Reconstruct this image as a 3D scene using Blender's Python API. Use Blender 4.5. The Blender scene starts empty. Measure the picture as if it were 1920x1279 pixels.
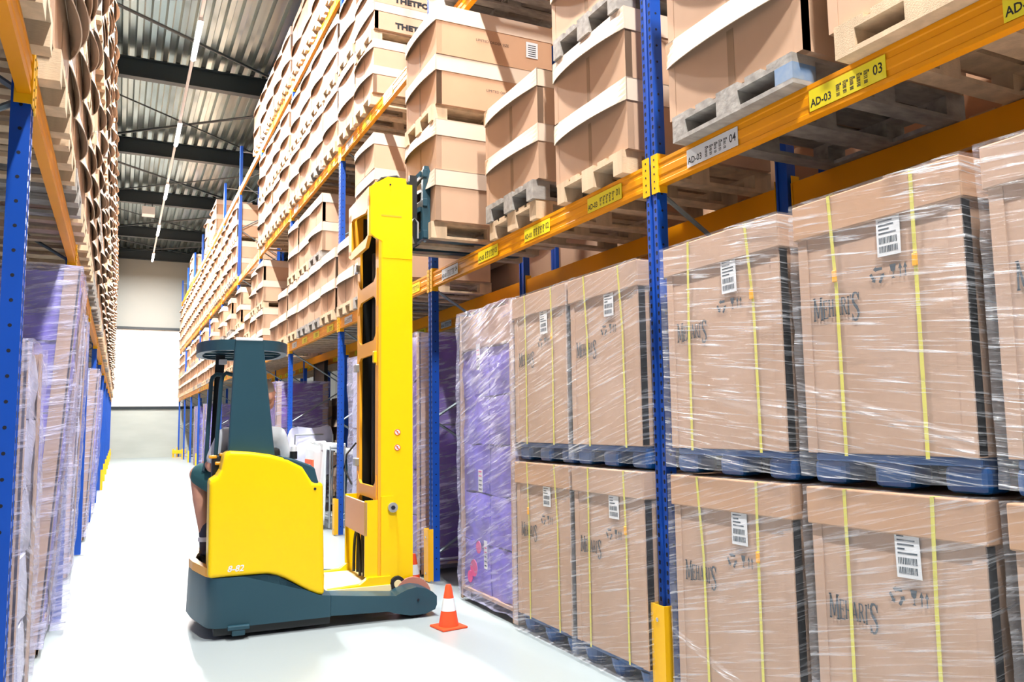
import bpy, bmesh, math, random
from mathutils import Vector, Matrix, noise
from math import sin, cos, pi, radians as RAD
random.seed(7)
S = bpy.context.scene
COL = S.collection

# ------------------------------------------------------------------ camera
YAW, PITCH, ROLL, FPX, CAMH = 0.4588, 0.1022, -0.0145, 1490.8, 1.511
F = Vector((sin(YAW)*cos(PITCH), cos(YAW)*cos(PITCH), sin(PITCH)))
R0 = Vector((cos(YAW), -sin(YAW), 0)); U0 = R0.cross(F)
R = cos(ROLL)*R0 + sin(ROLL)*U0; U = -sin(ROLL)*R0 + cos(ROLL)*U0
cam_data = bpy.data.cameras.new('camera'); cam = bpy.data.objects.new('camera', cam_data); COL.objects.link(cam)
M = Matrix((R, U, -F)).transposed().to_4x4(); M.translation = Vector((0, 0, CAMH)); cam.matrix_world = M
cam_data.sensor_width = 36; cam_data.lens = FPX/1920*36; cam_data.clip_end = 200; cam_data.clip_start = 0.02
S.camera = cam
def project(x, y, z):
    v = Vector((x, y, z-CAMH)); d = v.dot(F)
    if d < 0.05: return None
    return 960+FPX*v.dot(R)/d, 639.5-FPX*v.dot(U)/d, d

# ------------------------------------------------------------------ world, exposure
w = bpy.data.worlds.new('world'); S.world = w; w.use_nodes = True
bg = w.node_tree.nodes['Background']; bg.inputs[0].default_value = (0.86, 0.93, 1.0, 1); bg.inputs[1].default_value = 0.03
S.view_settings.view_transform = 'Standard'; S.view_settings.look = 'None'
S.view_settings.exposure = -0.14; S.view_settings.gamma = 1.0; S.view_settings.use_curve_mapping = False
S.cycles.use_denoising = True
S.cycles.max_bounces = 8; S.cycles.diffuse_bounces = 2; S.cycles.transparent_max_bounces = 16
S.cycles.sample_clamp_indirect = 4.0
LAMP_W = 1600.0          # each aisle luminaire
SIDE_W = 10.0          # unseen fill lamps added beyond the racks
def area(name, loc, sx, sy, watt, col=(1, .985, .96)):
    L = bpy.data.lights.new(name, 'AREA'); L.shape = 'RECTANGLE'; L.size = sx; L.size_y = sy; L.energy = watt; L.color = col
    o = bpy.data.objects.new(name, L); o.location = loc; COL.objects.link(o); return o
LAMP_Y = [-6.6, -0.7, 5.2, 11.1, 17.0, 22.9, 28.8, 34.7, 40.4]
for y in LAMP_Y[1:]: area('aisle_lamp_light', (1.2, y, 9.44), 0.12, 1.3, LAMP_W)
for y in (2, 11, 20, 29, 38):  # added lamps out of view, giving bounce to the back racks
    area('side_fill_light', (8.2, y, 9.44), 0.14, 1.9, SIDE_W)
    area('side_fill_light', (-4.6, y, 9.44), 0.14, 1.9, SIDE_W)

# ------------------------------------------------------------------ materials
MAT = {}
def nodes(m): return m.node_tree.nodes, m.node_tree.links
def mat(name, col, rough=.5, metal=0., var=0., vscale=4., vstretch=(1, 1, 1), bump=0., bscale=40., bstretch=(1, 1, 1), spec=.5, coat=0., col2=None):
    m = bpy.data.materials.new(name); m.use_nodes = True; N, L = nodes(m)
    b = N['Principled BSDF']; b.inputs['Base Color'].default_value = (*col, 1); b.inputs['Roughness'].default_value = rough
    b.inputs['Metallic'].default_value = metal; b.inputs['Specular IOR Level'].default_value = spec
    b.inputs['Coat Weight'].default_value = coat
    tc = N.new('ShaderNodeTexCoord')
    if var or col2:
        mp = N.new('ShaderNodeMapping'); mp.inputs['Scale'].default_value = vstretch; L.new(tc.outputs['Object'], mp.inputs[0])
        n = N.new('ShaderNodeTexNoise'); n.inputs['Scale'].default_value = vscale; n.inputs['Detail'].default_value = 4; L.new(mp.outputs[0], n.inputs['Vector'])
        r = N.new('ShaderNodeValToRGB'); r.color_ramp.elements[0].position = .3; r.color_ramp.elements[1].position = .7
        c2 = col2 if col2 else tuple(min(1, c*(1+var)) for c in col)
        c1 = col if col2 else tuple(c*(1-var) for c in col)
        r.color_ramp.elements[0].color = (*c1, 1); r.color_ramp.elements[1].color = (*c2, 1)
        L.new(n.outputs['Fac'], r.inputs[0]); L.new(r.outputs[0], b.inputs['Base Color'])
    if bump:
        mp = N.new('ShaderNodeMapping'); mp.inputs['Scale'].default_value = bstretch; L.new(tc.outputs['Object'], mp.inputs[0])
        n = N.new('ShaderNodeTexNoise'); n.inputs['Scale'].default_value = bscale; n.inputs['Detail'].default_value = 3; L.new(mp.outputs[0], n.inputs['Vector'])
        bp = N.new('ShaderNodeBump'); bp.inputs['Strength'].default_value = bump; bp.inputs['Distance'].default_value = .01
        L.new(n.outputs['Fac'], bp.inputs['Height']); L.new(bp.outputs[0], b.inputs['Normal'])
    MAT[name] = m; return m
def emit(name, col, st):
    m = bpy.data.materials.new(name); m.use_nodes = True; N, L = nodes(m)
    b = N['Principled BSDF']; b.inputs['Base Color'].default_value = (.8, .8, .8, 1); b.inputs['Emission Color'].default_value = (*col, 1); b.inputs['Emission Strength'].default_value = st
    MAT[name] = m; return m
def film(name, tint=(.82, .84, .90), base=.08, streak=.45, rot=12, sc=(1.2, 1.2, 16), thr=.52, rough=.16, bump=.5):
    """clear stretch film: mostly see-through, with glossy stretched folds"""
    m = bpy.data.materials.new(name); m.use_nodes = True; N, L = nodes(m)
    b = N['Principled BSDF']; b.inputs['Base Color'].default_value = (*tint, 1); b.inputs['Roughness'].default_value = rough; b.inputs['Specular IOR Level'].default_value = 1.0
    tc = N.new('ShaderNodeTexCoord')
    mp = N.new('ShaderNodeMapping'); mp.inputs['Rotation'].default_value = (RAD(rot), RAD(rot*.6), 0); L.new(tc.outputs['Object'], mp.inputs[0])
    mp2 = N.new('ShaderNodeMapping'); mp2.inputs['Scale'].default_value = sc; L.new(mp.outputs[0], mp2.inputs[0])
    n = N.new('ShaderNodeTexNoise'); n.inputs['Scale'].default_value = 2.6; n.inputs['Detail'].default_value = 5; n.inputs['Roughness'].default_value = .62; n.inputs['Distortion'].default_value = .35; L.new(mp2.outputs[0], n.inputs['Vector'])
    n2 = N.new('ShaderNodeTexNoise'); n2.inputs['Scale'].default_value = 2.2; L.new(tc.outputs['Object'], n2.inputs['Vector'])
    r = N.new('ShaderNodeMapRange'); r.inputs['From Min'].default_value = thr; r.inputs['From Max'].default_value = thr+.16; r.inputs['To Min'].default_value = base; r.inputs['To Max'].default_value = base+streak
    L.new(n.outputs['Fac'], r.inputs['Value'])
    mu = N.new('ShaderNodeMath'); mu.operation = 'MULTIPLY'; L.new(r.outputs[0], mu.inputs[0])
    r2 = N.new('ShaderNodeMapRange'); r2.inputs['From Min'].default_value = .35; r2.inputs['From Max'].default_value = .65; r2.inputs['To Min'].default_value = .55; r2.inputs['To Max'].default_value = 1.25
    L.new(n2.outputs['Fac'], r2.inputs['Value']); L.new(r2.outputs[0], mu.inputs[1])
    bp = N.new('ShaderNodeBump'); bp.inputs['Strength'].default_value = bump; bp.inputs['Distance'].default_value = .02; L.new(n.outputs['Fac'], bp.inputs['Height']); L.new(bp.outputs[0], b.inputs['Normal'])
    t = N.new('ShaderNodeBsdfTransparent'); mx = N.new('ShaderNodeMixShader')
    L.new(mu.outputs[0], mx.inputs[0]); L.new(t.outputs[0], mx.inputs[1]); L.new(b.outputs[0], mx.inputs[2])
    L.new(mx.outputs[0], N['Material Output'].inputs['Surface']); MAT[name] = m; return m

mat('carton', (.58, .37, .245), .75, var=.07, vscale=1.3, bump=.12, bscale=14, bstretch=(1, 1, .25), spec=.25)
mat('carton_lid', (.74, .57, .44), .7, var=.06, vscale=2, bump=.1, bscale=12, spec=.25)
mat('carton_seam', (.36, .22, .13), .8)
mat('carton_dark', (.54, .32, .195), .8, var=.06, vscale=2, spec=.2)
mat('tape', (.52, .34, .2), .25, spec=.6)
mat('board_beige', (.51, .335, .24), .75, var=.08, vscale=3, bump=.1, bscale=20, spec=.25)
mat('wood', (.68, .50, .33), .8, var=.18, vscale=3, vstretch=(4, 4, .6), bump=.25, bscale=30, bstretch=(1, 6, 6), spec=.2)
mat('wood_grey', (.36, .33, .30), .85, var=.25, vscale=4, vstretch=(2, 5, 5), bump=.3, bscale=30, spec=.2)
mat('paint_blue_wood', (.03, .16, .42), .7, col2=(.36, .40, .42), vscale=6)
mat('rack_blue', (.002, .068, .42), .38, var=.06, vscale=3, spec=.5)
mat('rack_blue_dark', (.003, .03, .17), .45)
mat('hole_black', (.004, .006, .015), .8)
mat('rack_orange', (.90, .33, .0), .42, var=.05, vscale=1.5, spec=.3)
mat('rack_yellow', (1.0, .53, .005), .36, spec=.5)
mat('brace_steel', (.20, .24, .26), .45, metal=.6)
mat('galvanised', (.55, .58, .60), .35, metal=.8, var=.12, vscale=8)
mat('steel_dark', (.02, .03, .035), .45, metal=.3)
mat('label_white', (.80, .81, .83), .5)
mat('label_yellow', (.95, .78, .02), .45)
mat('ink', (.012, .014, .02), .6)
mat('ink_grey', (.05, .07, .09), .6)
mat('strap_yellow', (.72, .66, .12), .35)
mat('strap_orange', (.9, .42, .01), .4)
mat('plastic_blue', (.003, .075, .27), .35, var=.1, vscale=5)
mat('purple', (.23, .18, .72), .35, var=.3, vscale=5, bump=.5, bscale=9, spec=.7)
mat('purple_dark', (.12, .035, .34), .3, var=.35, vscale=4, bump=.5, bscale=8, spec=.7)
mat('pink_print', (.75, .12, .30), .5)
mat('white_wrap', (.62, .64, .84), .35, var=.12, vscale=5, bump=.7, bscale=7, spec=.7)
mat('truck_yellow', (.93, .60, .0), .32, var=.01, vscale=2, spec=.35, coat=.1)
mat('truck_peach', (.86, .50, .32), .45)
mat('hood_red', (.50, .20, .14), .5)
mat('truck_cream', (.95, .78, .42), .4)
mat('truck_orange', (.95, .42, .02), .35)
mat('truck_teal', (.018, .062, .088), .38, var=.05, vscale=2, spec=.4)
mat('truck_black', (.008, .010, .012), .4)
mat('rubber', (.012, .012, .013), .7)
mat('chrome', (.7, .7, .72), .2, metal=1.)
mat('glass_white', (.85, .88, .9), .15, spec=.8)
mat('cone_orange', (.92, .085, .02), .45)
mat('cone_white', (.85, .85, .86), .4)
mat('skin', (.62, .30, .20), .5, var=.05, vscale=9)
mat('hair', (.42, .37, .33), .8)
mat('shirt', (.60, .64, .68), .85, var=.06, vscale=6)
mat('shorts', (.02, .10, .11), .85)
mat('boots', (.02, .025, .05), .6)
mat('bag_white', (.78, .84, .86), .5, bump=.5, bscale=6, bstretch=(1, 4, .5))
mat('print_red', (.86, .12, .04), .5)
mat('steel_deck', (.40, .48, .48), .25, metal=.9, var=.15, vscale=.6, vstretch=(6, .3, 1))
mat('steel_navy', (.004, .012, .018), .5)
mat('panel_white', (.80, .81, .78), .5, var=.02, vscale=.3)
mat('panel_grey', (.26, .27, .25), .6, var=.03, vscale=.3)
mat('concrete_wall', (.46, .48, .44), .8, var=.08, vscale=.5, vstretch=(1, 1, 4))
mat('wall_paint', (.55, .56, .55), .8)
emit('tube', (1, .98, .95), 60)
film('film', base=.10, streak=.42, rot=14, sc=(1.2, 1.0, 30))
film('film_shiny', base=.09, streak=.75, rot=-6, sc=(1, 1.2, 34), thr=.54, rough=.12, bump=.8)
film('film_milky', tint=(.66, .65, .92), base=.24, streak=.45, rot=18, sc=(1.4, 1.4, 14), thr=.48, bump=.9)
def floor_mat():
    m = mat('floor_concrete', (.35, .40, .41), .30, var=.035, vscale=.55, bump=.04, bscale=6, spec=.45)
floor_mat()

# ------------------------------------------------------------------ mesh helpers
class MB:
    def __init__(s): s.v = []; s.f = []; s.m = []; s.mats = []
    def mi(s, mt):
        if mt not in s.mats: s.mats.append(mt)
        return s.mats.index(mt)
    def add(s, vs, fs, mt, M=None):
        o = len(s.v); i = s.mi(mt)
        s.v += [tuple(M @ Vector(v)) if M else tuple(v) for v in vs]
        s.f += [tuple(o+k for k in f) for f in fs]; s.m += [i]*len(fs); return s
    def box(s, x0, x1, y0, y1, z0, z1, mt, M=None):
        vs = [(x, y, z) for x in (x0, x1) for y in (y0, y1) for z in (z0, z1)]
        fs = [(0, 1, 3, 2), (4, 6, 7, 5), (0, 4, 5, 1), (2, 3, 7, 6), (0, 2, 6, 4), (1, 5, 7, 3)]
        return s.add(vs, fs, mt, M)
    def bbox(s, x0, x1, y0, y1, z0, z1, mt, b=.01, M=None):
        """box with chamfered edges"""
        bm = bmesh.new(); bmesh.ops.create_cube(bm, size=1)
        for v in bm.verts: v.co = Vector(((x0+x1)/2+v.co.x*(x1-x0), (y0+y1)/2+v.co.y*(y1-y0), (z0+z1)/2+v.co.z*(z1-z0)))
        bmesh.ops.bevel(bm, geom=bm.edges[:], offset=b, segments=2, profile=.5, affect='EDGES')
        bm.verts.index_update(); vs = [tuple(v.co) for v in bm.verts]; fs = [tuple(v.index for v in f.verts) for f in bm.faces]; bm.free()
        return s.add(vs, fs, mt, M)
    def prism(s, pts, ax, a0, a1, mt, M=None):
        """polygon pts (2D) extruded along ax from a0 to a1"""
        n = len(pts)
        def P(p, a): return {'x': (a, p[0], p[1]), 'y': (p[0], a, p[1]), 'z': (p[0], p[1], a)}[ax]
        vs = [P(p, a0) for p in pts]+[P(p, a1) for p in pts]
        fs = [tuple(range(n)), tuple(range(2*n-1, n-1, -1))]+[(i, (i+1) % n, n+(i+1) % n, n+i) for i in range(n)]
        return s.add(vs, fs, mt, M)
    def tube(s, pts, r, mt, seg=8, r1=None, M=None):
        pts = [Vector(p) for p in pts]; n = len(pts); vs = []; fs = []
        up = None
        for i, p in enumerate(pts):
            t = (pts[min(i+1, n-1)]-pts[max(i-1, 0)]).normalized()
            if up is None: up = Vector((0, 0, 1)) if abs(t.z) < .9 else Vector((1, 0, 0))
            a = t.cross(up).normalized(); b = t.cross(a).normalized(); up = -b if False else up
            rr = r if r1 is None else r+(r1-r)*i/(n-1)
            for k in range(seg): vs.append(tuple(p+rr*(cos(2*pi*k/seg)*a+sin(2*pi*k/seg)*b)))
        for i in range(n-1):
            for k in range(seg): fs.append((i*seg+k, i*seg+(k+1) % seg, (i+1)*seg+(k+1) % seg, (i+1)*seg+k))
        fs += [tuple(range(seg-1, -1, -1)), tuple(range((n-1)*seg, n*seg))]
        return s.add(vs, fs, mt, M)
    def lathe(s, prof, mt, seg=24, M=None):
        vs = []; fs = []; n = len(prof)
        for r, z in prof:
            for k in range(seg): vs.append((r*cos(2*pi*k/seg), r*sin(2*pi*k/seg), z))
        for i in range(n-1):
            for k in range(seg): fs.append((i*seg+k, i*seg+(k+1) % seg, (i+1)*seg+(k+1) % seg, (i+1)*seg+k))
        fs += [tuple(range(seg-1, -1, -1)), tuple(range((n-1)*seg, n*seg))]
        return s.add(vs, fs, mt, M)
    def cyl(s, c, r, h, ax, mt, seg=20, M=None):
        A = {'x': Matrix.Rotation(pi/2, 4, 'Y'), 'y': Matrix.Rotation(-pi/2, 4, 'X'), 'z': Matrix()}[ax]
        T = Matrix.Translation(c) @ A
        return s.lathe([(r, -h/2), (r, h/2)], mt, seg, (M @ T) if M else T)
    def ball(s, c, rad, mt, seg=14, rings=9, M=None):
        vs = [(c[0], c[1], c[2]-rad[2])]; fs = []
        for i in range(1, rings):
            th = pi*i/rings
            for k in range(seg): vs.append((c[0]+rad[0]*sin(th)*cos(2*pi*k/seg), c[1]+rad[1]*sin(th)*sin(2*pi*k/seg), c[2]-rad[2]*cos(th)))
        vs.append((c[0], c[1], c[2]+rad[2])); T = len(vs)-1
        for k in range(seg): fs.append((0, 1+(k+1) % seg, 1+k)); fs.append((T, T-seg+k, T-seg+(k+1) % seg))
        for i in range(rings-2):
            for k in range(seg): fs.append((1+i*seg+k, 1+i*seg+(k+1) % seg, 1+(i+1)*seg+(k+1) % seg, 1+(i+1)*seg+k))
        return s.add(vs, fs, mt, M)
    def soft(s, x0, x1, y0, y1, z0, z1, mt, step=.06, amp=.015, freq=5., seed=0, bulge=0., M=None, zf=1.):
        """subdivided box with crumpled faces"""
        bm = bmesh.new(); bmesh.ops.create_cube(bm, size=1)
        c = Vector(((x0+x1)/2, (y0+y1)/2, (z0+z1)/2)); d = Vector((x1-x0, y1-y0, z1-z0))
        for ax in range(3):
            n = max(1, min(40, int(d[ax]/step)))
            es = [e for e in bm.edges if abs((e.verts[0].co-e.verts[1].co)[ax]) > 1e-4 and abs((e.verts[0].co-e.verts[1].co).length-abs((e.verts[0].co-e.verts[1].co)[ax])) < 1e-5]
            bmesh.ops.subdivide_edges(bm, edges=es, cuts=n, use_grid_fill=True)
        for v in bm.verts:
            q = v.co.copy(); p = Vector((c[i]+q[i]*d[i] for i in range(3)))
            nv = noise.noise_vector(Vector((p.x*freq, p.y*freq, p.z*freq*zf))+Vector((seed*7.3, seed*3.1, 0)))
            e = (1-4*q.x*q.x)*(abs(q.y) > .499)+(1-4*q.y*q.y)*(abs(q.x) > .499)
            dirv = Vector((math.copysign(1, q.x)*(abs(q.x) > .499), math.copysign(1, q.y)*(abs(q.y) > .499), 0))
            v.co = p+nv*amp+dirv*bulge*e*(1-4*q.z*q.z)
        bm.verts.index_update(); vs = [tuple(v.co) for v in bm.verts]; fs = [tuple(v.index for v in f.verts) for f in bm.faces]; bm.free()
        return s.add(vs, fs, mt, M)
    def text(s, string, size, mt, M, bold=0., cx=1.):
        vs, fs = text_mesh(string, bold)
        return s.add([(x*size*cx, y*size, z) for x, y, z in vs], fs, mt, M)
    def mesh(s, name, smooth=False):
        me = bpy.data.meshes.new(name); me.from_pydata(s.v, [], s.f); 
        for m in s.mats: me.materials.append(MAT[m])
        me.polygons.foreach_set('material_index', s.m)
        bm = bmesh.new(); bm.from_mesh(me); bmesh.ops.recalc_face_normals(bm, faces=bm.faces); bm.to_mesh(me); bm.free()
        if smooth:
            for p in me.polygons: p.use_smooth = True
            try: me.set_sharp_from_angle(angle=RAD(38))
            except Exception: pass
        me.update(); return me
    def obj(s, name, parent=None, smooth=False, loc=None):
        o = bpy.data.objects.new(name, s.mesh(name, smooth)); COL.objects.link(o)
        if parent: o.parent = parent
        if loc: o.location = loc
        return o
_T = {}
def text_mesh(string, bold=0.):
    k = (string, bold)
    if k not in _T:
        cu = bpy.data.curves.new('t', 'FONT'); cu.body = string; cu.size = 1; cu.offset = bold; cu.resolution_u = 2
        o = bpy.data.objects.new('t', cu); COL.objects.link(o)
        dg = bpy.context.evaluated_depsgraph_get(); me = bpy.data.meshes.new_from_object(o.evaluated_get(dg))
        _T[k] = ([tuple(v.co) for v in me.vertices], [tuple(p.vertices) for p in me.polygons])
        bpy.data.objects.remove(o); bpy.data.meshes.remove(me); bpy.data.curves.remove(cu)
    return _T[k]
def tag(o, label=None, cat=None, group=None, kind=None):
    if label: o['label'] = label
    if cat: o['category'] = cat
    if group: o['group'] = group
    if kind: o['kind'] = kind
    return o
def thing(name, label, cat, loc=(0, 0, 0), rz=0, group=None):
    o = bpy.data.objects.new(name, None); COL.objects.link(o); o.location = loc; o.rotation_euler = (0, 0, rz); o.empty_display_size = .1
    return tag(o, label, cat, group)
def struct(o): o['kind'] = 'structure'; return o
def copy_tree(o, kids, parent=None):
    c = o.copy(); COL.objects.link(c); c.parent = parent
    for ch in kids.get(o.name, ()): copy_tree(ch, kids, c)
    return c
def kids_of(root):
    d = {}
    def rec(o):
        d[o.name] = [c for c in KIDS if c.parent == o]
        for c in d[o.name]: rec(c)
    KIDS = [o for o in bpy.data.objects if o.parent]
    rec(root); return d
ORD = ['first', 'second', 'third', 'fourth', 'fifth', 'sixth', 'seventh', 'eighth', 'ninth', 'tenth', 'eleventh', 'twelfth', 'thirteenth', 'fourteenth']
# text frames: local x runs along the reading direction
def face_right_rack(x, y, z):   # on a plane facing -X, read from -X side (text runs towards -Y)
    return Matrix(((0, 0, -1, x), (-1, 0, 0, y), (0, 1, 0, z), (0, 0, 0, 1)))
def face_front(x, y, z):        # on a plane facing -Y
    return Matrix(((1, 0, 0, x), (0, 0, -1, y), (0, 1, 0, z), (0, 0, 0, 1)))

# ------------------------------------------------------------------ the building
XR, XL, Y0, PIT = 2.75, -.36, 3.70, 3.70
ZB = [0, 2.934, 5.408, 7.894]
WY = 44.95
b = MB(); b.box(-8, 13, -9, WY+.3, -.2, 0, 'floor_concrete'); struct(b.obj('floor'))
b = MB(); prof = []; x = -8.0
while x < 13:
    prof += [(x, 10.68), (x+.11, 10.68), (x+.15, 10.82), (x+.26, 10.82)]; x += .30
prof += [(x, 10.68)]
vs = [(p[0], yy, p[1]) for yy in (-9, WY+.3) for p in prof]; n = len(prof)
b.add(vs, [(i, i+1, n+i+1, n+i) for i in range(n-1)], 'steel_deck')
b.box(-8, 13, -9, WY+.3, 10.86, 10.96, 'wall_paint'); struct(b.obj('ceiling'))
b = MB(); b.box(-8, 13, WY, WY+.3, 2.52, 6.6, 'panel_white'); b.box(-8, 13, WY, WY+.3, 6.6, 10.9, 'panel_grey')
b.box(-8, 13, WY-.04, WY+.3, 0, 2.46, 'concrete_wall')
for k in range(-7, 13): b.box(k, k+.012, WY-.006, WY, 2.6, 10.6, 'panel_grey')
struct(b.obj('wall_far'))
b = MB(); b.box(13, 13.3, -9, WY, 0, 10.9, 'wall_paint'); struct(b.obj('wall_right'))
b = MB(); b.box(-8.3, -8, -9, WY, 0, 10.9, 'wall_paint'); struct(b.obj('wall_left'))
b = MB(); b.box(-8, 13, WY-.10, WY-.005, 2.46, 2.60, 'steel_navy'); struct(b.obj('trim_1'))
b = MB(); b.box(-8, 13, WY-.10, WY-.005, 6.56, 6.68, 'steel_navy'); struct(b.obj('trim_2'))
# roof beams: I sections across the hall
RY = [3.0, 9.0, 15.05, 21.1, 27.2, 33.3, 39.4, 44.6]
for i, y in enumerate(RY):
    b = MB(); h0, h1 = 10.16, 10.66
    b.box(-8, 13, y-.11, y+.11, h1-.025, h1, 'steel_navy'); b.box(-8, 13, y-.11, y+.11, h0, h0+.025, 'steel_navy'); b.box(-8, 13, y-.008, y+.008, h0+.025, h1-.025, 'steel_navy')
    struct(b.obj('trim_%d' % (i+3)))
# diagonal wind braces between the roof beams
for i in range(len(RY)-1):
    y0, y1 = RY[i]+.15, RY[i+1]-.15
    a, c = ((-1.8, y0), (5.0, y1)) if i % 2 == 0 else ((5.0, y0), (-1.8, y1))
    if i == 2: a, c = (-4.0, y0), (4.6, y1)
    b = MB(); b.tube([(a[0], a[1], 10.28), (c[0], c[1], 10.28)], .035, 'steel_navy', 6)
    if 3 <= i: b.tube([(c[0], a[1], 10.24), (a[0], c[1], 10.24)], .022, 'steel_navy', 6)
    tag(b.obj('roof_brace'), 'dark diagonal brace rods under the roof, in the %s bay between the roof beams' % ORD[i], 'roof brace', 'roof braces')
# lighting line
rail = MB(); rail.box(1.17, 1.23, -8.5, 41.8, 9.54, 9.60, 'label_white')
tag(rail.obj('light_trunking'), 'thin pale trunking rail carrying the row of tubes above the aisle', 'light rail')
for i, y in enumerate(RY):
    pass
near_names = {4: 'nearest bright strip light in view, brightest and largest in the row above the aisle', 5: 'second bright strip light counting away down the aisle',
              6: 'third bright strip light counting away down the aisle', 7: 'fourth bright strip light, second from the far wall', 8: 'farthest and smallest bright strip light, nearest the far wall'}
for i, y in enumerate(LAMP_Y):
    if i < 2: continue
    t = thing('strip_light', near_names.get(i, 'strip light of the aisle row above the camera, out ahead %s' % ORD[i]), 'ceiling light', (1.2, y, 9.47), group='strip lights above the aisle')
    b = MB(); b.prism([(-.035, .07), (-.055, .0), (-.045, -.0), (.045, .0), (.055, 0), (.035, .07)], 'y', -.95, .95, 'label_white'); b.obj('housing', t)
    b = MB(); b.cyl((0, 0, -.005), .028, 1.84, 'y', 'tube', 10); b.obj('tube', t)
for i, y in enumerate(RY[3:]):
    pass
b = MB(); b.box(.55, 1.0, 33.0, 33.5, 9.7, 10.0, 'label_white'); b.tube([(.65, 33.2, 10), (.65, 33.2, 10.2)], .015, 'steel_navy', 6); b.tube([(.9, 33.2, 10), (.9, 33.2, 10.2)], .015, 'steel_navy', 6)
tag(b.obj('heater_unit'), 'small pale box unit hanging below the roof beams far down the aisle', 'heater')

# ------------------------------------------------------------------ racks
def post_mesh(top, holes, side):
    """perforated omega upright, local front plane at x=0 facing -x (side=1) or +x (side=-1); y centred"""
    b = MB(); s = side
    pr = [(0, -.05), (0, -.018), (.012*s, -.012), (.012*s, .012), (0, .018), (0, .05), (.072*s, .05), (.072*s, .035), (.060*s, .035), (.060*s, -.035), (.072*s, -.035), (.072*s, -.05)]
    b.prism(pr, 'z', 0, top, 'rack_blue')
    if holes:
        z = .12
        while z < top-.05:
            for yy in (-.034, .034):
                b.prism([(yy-.006, z-.012), (yy+.006, z-.012), (yy+.009, z+.008), (yy, z+.014), (yy-.009, z+.008)], 'x', -.0008*s, .0006*s, 'hole_black')
            if z*20 % 2 < 1.01:
                b.cyl((.036*s, -.0502, z), .0075, .0012, 'y', 'hole_black', 8)
            z += .05
        b_ = b
    return b
FR_TOP = 9.15
_pm = {}
def post(name, parent, x, y, top, holes, side):
    k = (top, holes, side)
    if k not in _pm: _pm[k] = post_mesh(top, holes, side).mesh('post')
    o = bpy.data.objects.new(name, _pm[k]); COL.objects.link(o); o.parent = parent; o.location = (x, y, 0); return o
_bm = {}
def braces(side):
    if side not in _bm:
        b = MB(); z = .25; k = 0; x0, x1 = .05*side, 1.05*side
        while z+.62 < FR_TOP:
            a, c = (x0, x1) if k % 2 == 0 else (x1, x0)
            b.tube([(a, 0, z), (c, 0, z+.62)], .014, 'brace_steel', 6); z += .66; k += 1
        for zz in (.2, 9.0): b.tube([(x0, 0, zz), (x1, 0, zz)], .014, 'galvanised', 6)
        _bm[side] = b.mesh('lattice_brace')
    return _bm[side]
def frame(k, x, side, rackname, holes):
    y = Y0+PIT*k
    nm = 'the nearest in view' if k == 0 else '%s from the camera' % ORD[k] if k > 0 else 'beside the camera'
    t = thing('rack_upright_frame', 'blue upright frame of the %s, %s' % (rackname, nm), 'rack upright', (x, y, 0), group='blue rack uprights')
    post('front_post', t, 0, 0, FR_TOP, holes, side)
    post('back_post', t, 1.1*side, 0, FR_TOP, False, -side)
    o = bpy.data.objects.new('lattice_brace', braces(side)); COL.objects.link(o); o.parent = t
    b = MB()
    for xx in (.03*side, 1.07*side): b.box(xx-.07, xx+.07, -.08, .08, 0, .008, 'galvanised'); b.cyl((xx-.05, -.06, .014), .01, .014, 'z', 'galvanised', 6)
    b.obj('foot_plate', t); return t
K_R = range(0, 12)
for k in range(-1, 12):
    frame(k, XR, 1, 'right rack', k in (-1, 0, 1, 2, 3))
for k in range(0, 12):
    frame(k, XL, -1, 'left rack', k in (0, 1))
for k in range(-1, 8):
    frame(k, XR+1.35+.07, 1, 'rack behind the right one', False)

def conn(b, s, y, z, dy):
    """hooked end plate; dy=+1 plate lies on the +y side of the post"""
    y0, y1 = (y+.012, y+.07) if dy > 0 else (y-.07, y-.012)
    b.box(min(-.006*s, 0), max(-.006*s, 0), y0, y1, z-.115, z+.115, 'rack_yellow')
    yy = y1 if dy > 0 else y0
    b.box(min(-.006*s, .06*s), max(-.006*s, .06*s), min(yy, yy+.004*dy), max(yy, yy+.004*dy), z-.115, z+.115, 'rack_yellow')
    for zz in (-.085, -.045, 0, .045, .085):
        b.cyl((-.0065*s, (y0+y1)/2, z+zz), .006, .002, 'x', 'hole_black', 6)
def beam_body(b, s, y0, y1, z):
    pr = [(0, -.075), (0, -.055), (.004*s, -.05), (.004*s, -.022), (0, -.016), (0, .02), (.004*s, .026), (.004*s, .05), (0, .055), (0, .075), (.016*s, .075), (.016*s, .07), (.05*s, .07), (.05*s, -.075)]
    b.prism([(p[0], z+p[1]) for p in pr], 'y', y0, y1, 'rack_orange')
def barcode(b, M, wd, ht, mt, left='AD-03', right='04', seed=0, detail=True):
    b.box(0, wd, 0, ht, -.0012, .0012, mt, M)
    T = Matrix.Translation((0, 0, .0018))
    if detail:
        b.text(left, .050, 'ink', M @ T @ Matrix.Translation((.008, .018, 0)), .02, .85)
        b.text(right, .062, 'ink', M @ T @ Matrix.Translation((wd-.062, .03, 0)), .012, .8)
    rnd = random.Random(seed); x = .150
    while x < wd-.095:
        for h in ([.015, .03], [.036, .07]):
            yy = h[0]
            while yy < h[1]:
                t = rnd.uniform(.0015, .004); b.box(x, x+.018, yy, yy+t, .0012, .0018, 'ink', M); yy += t+rnd.uniform(.0015, .004)
        b.box(x+.02, x+.027, .058, .068, .0012, .0018, 'ink', M)
        x += .036
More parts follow.
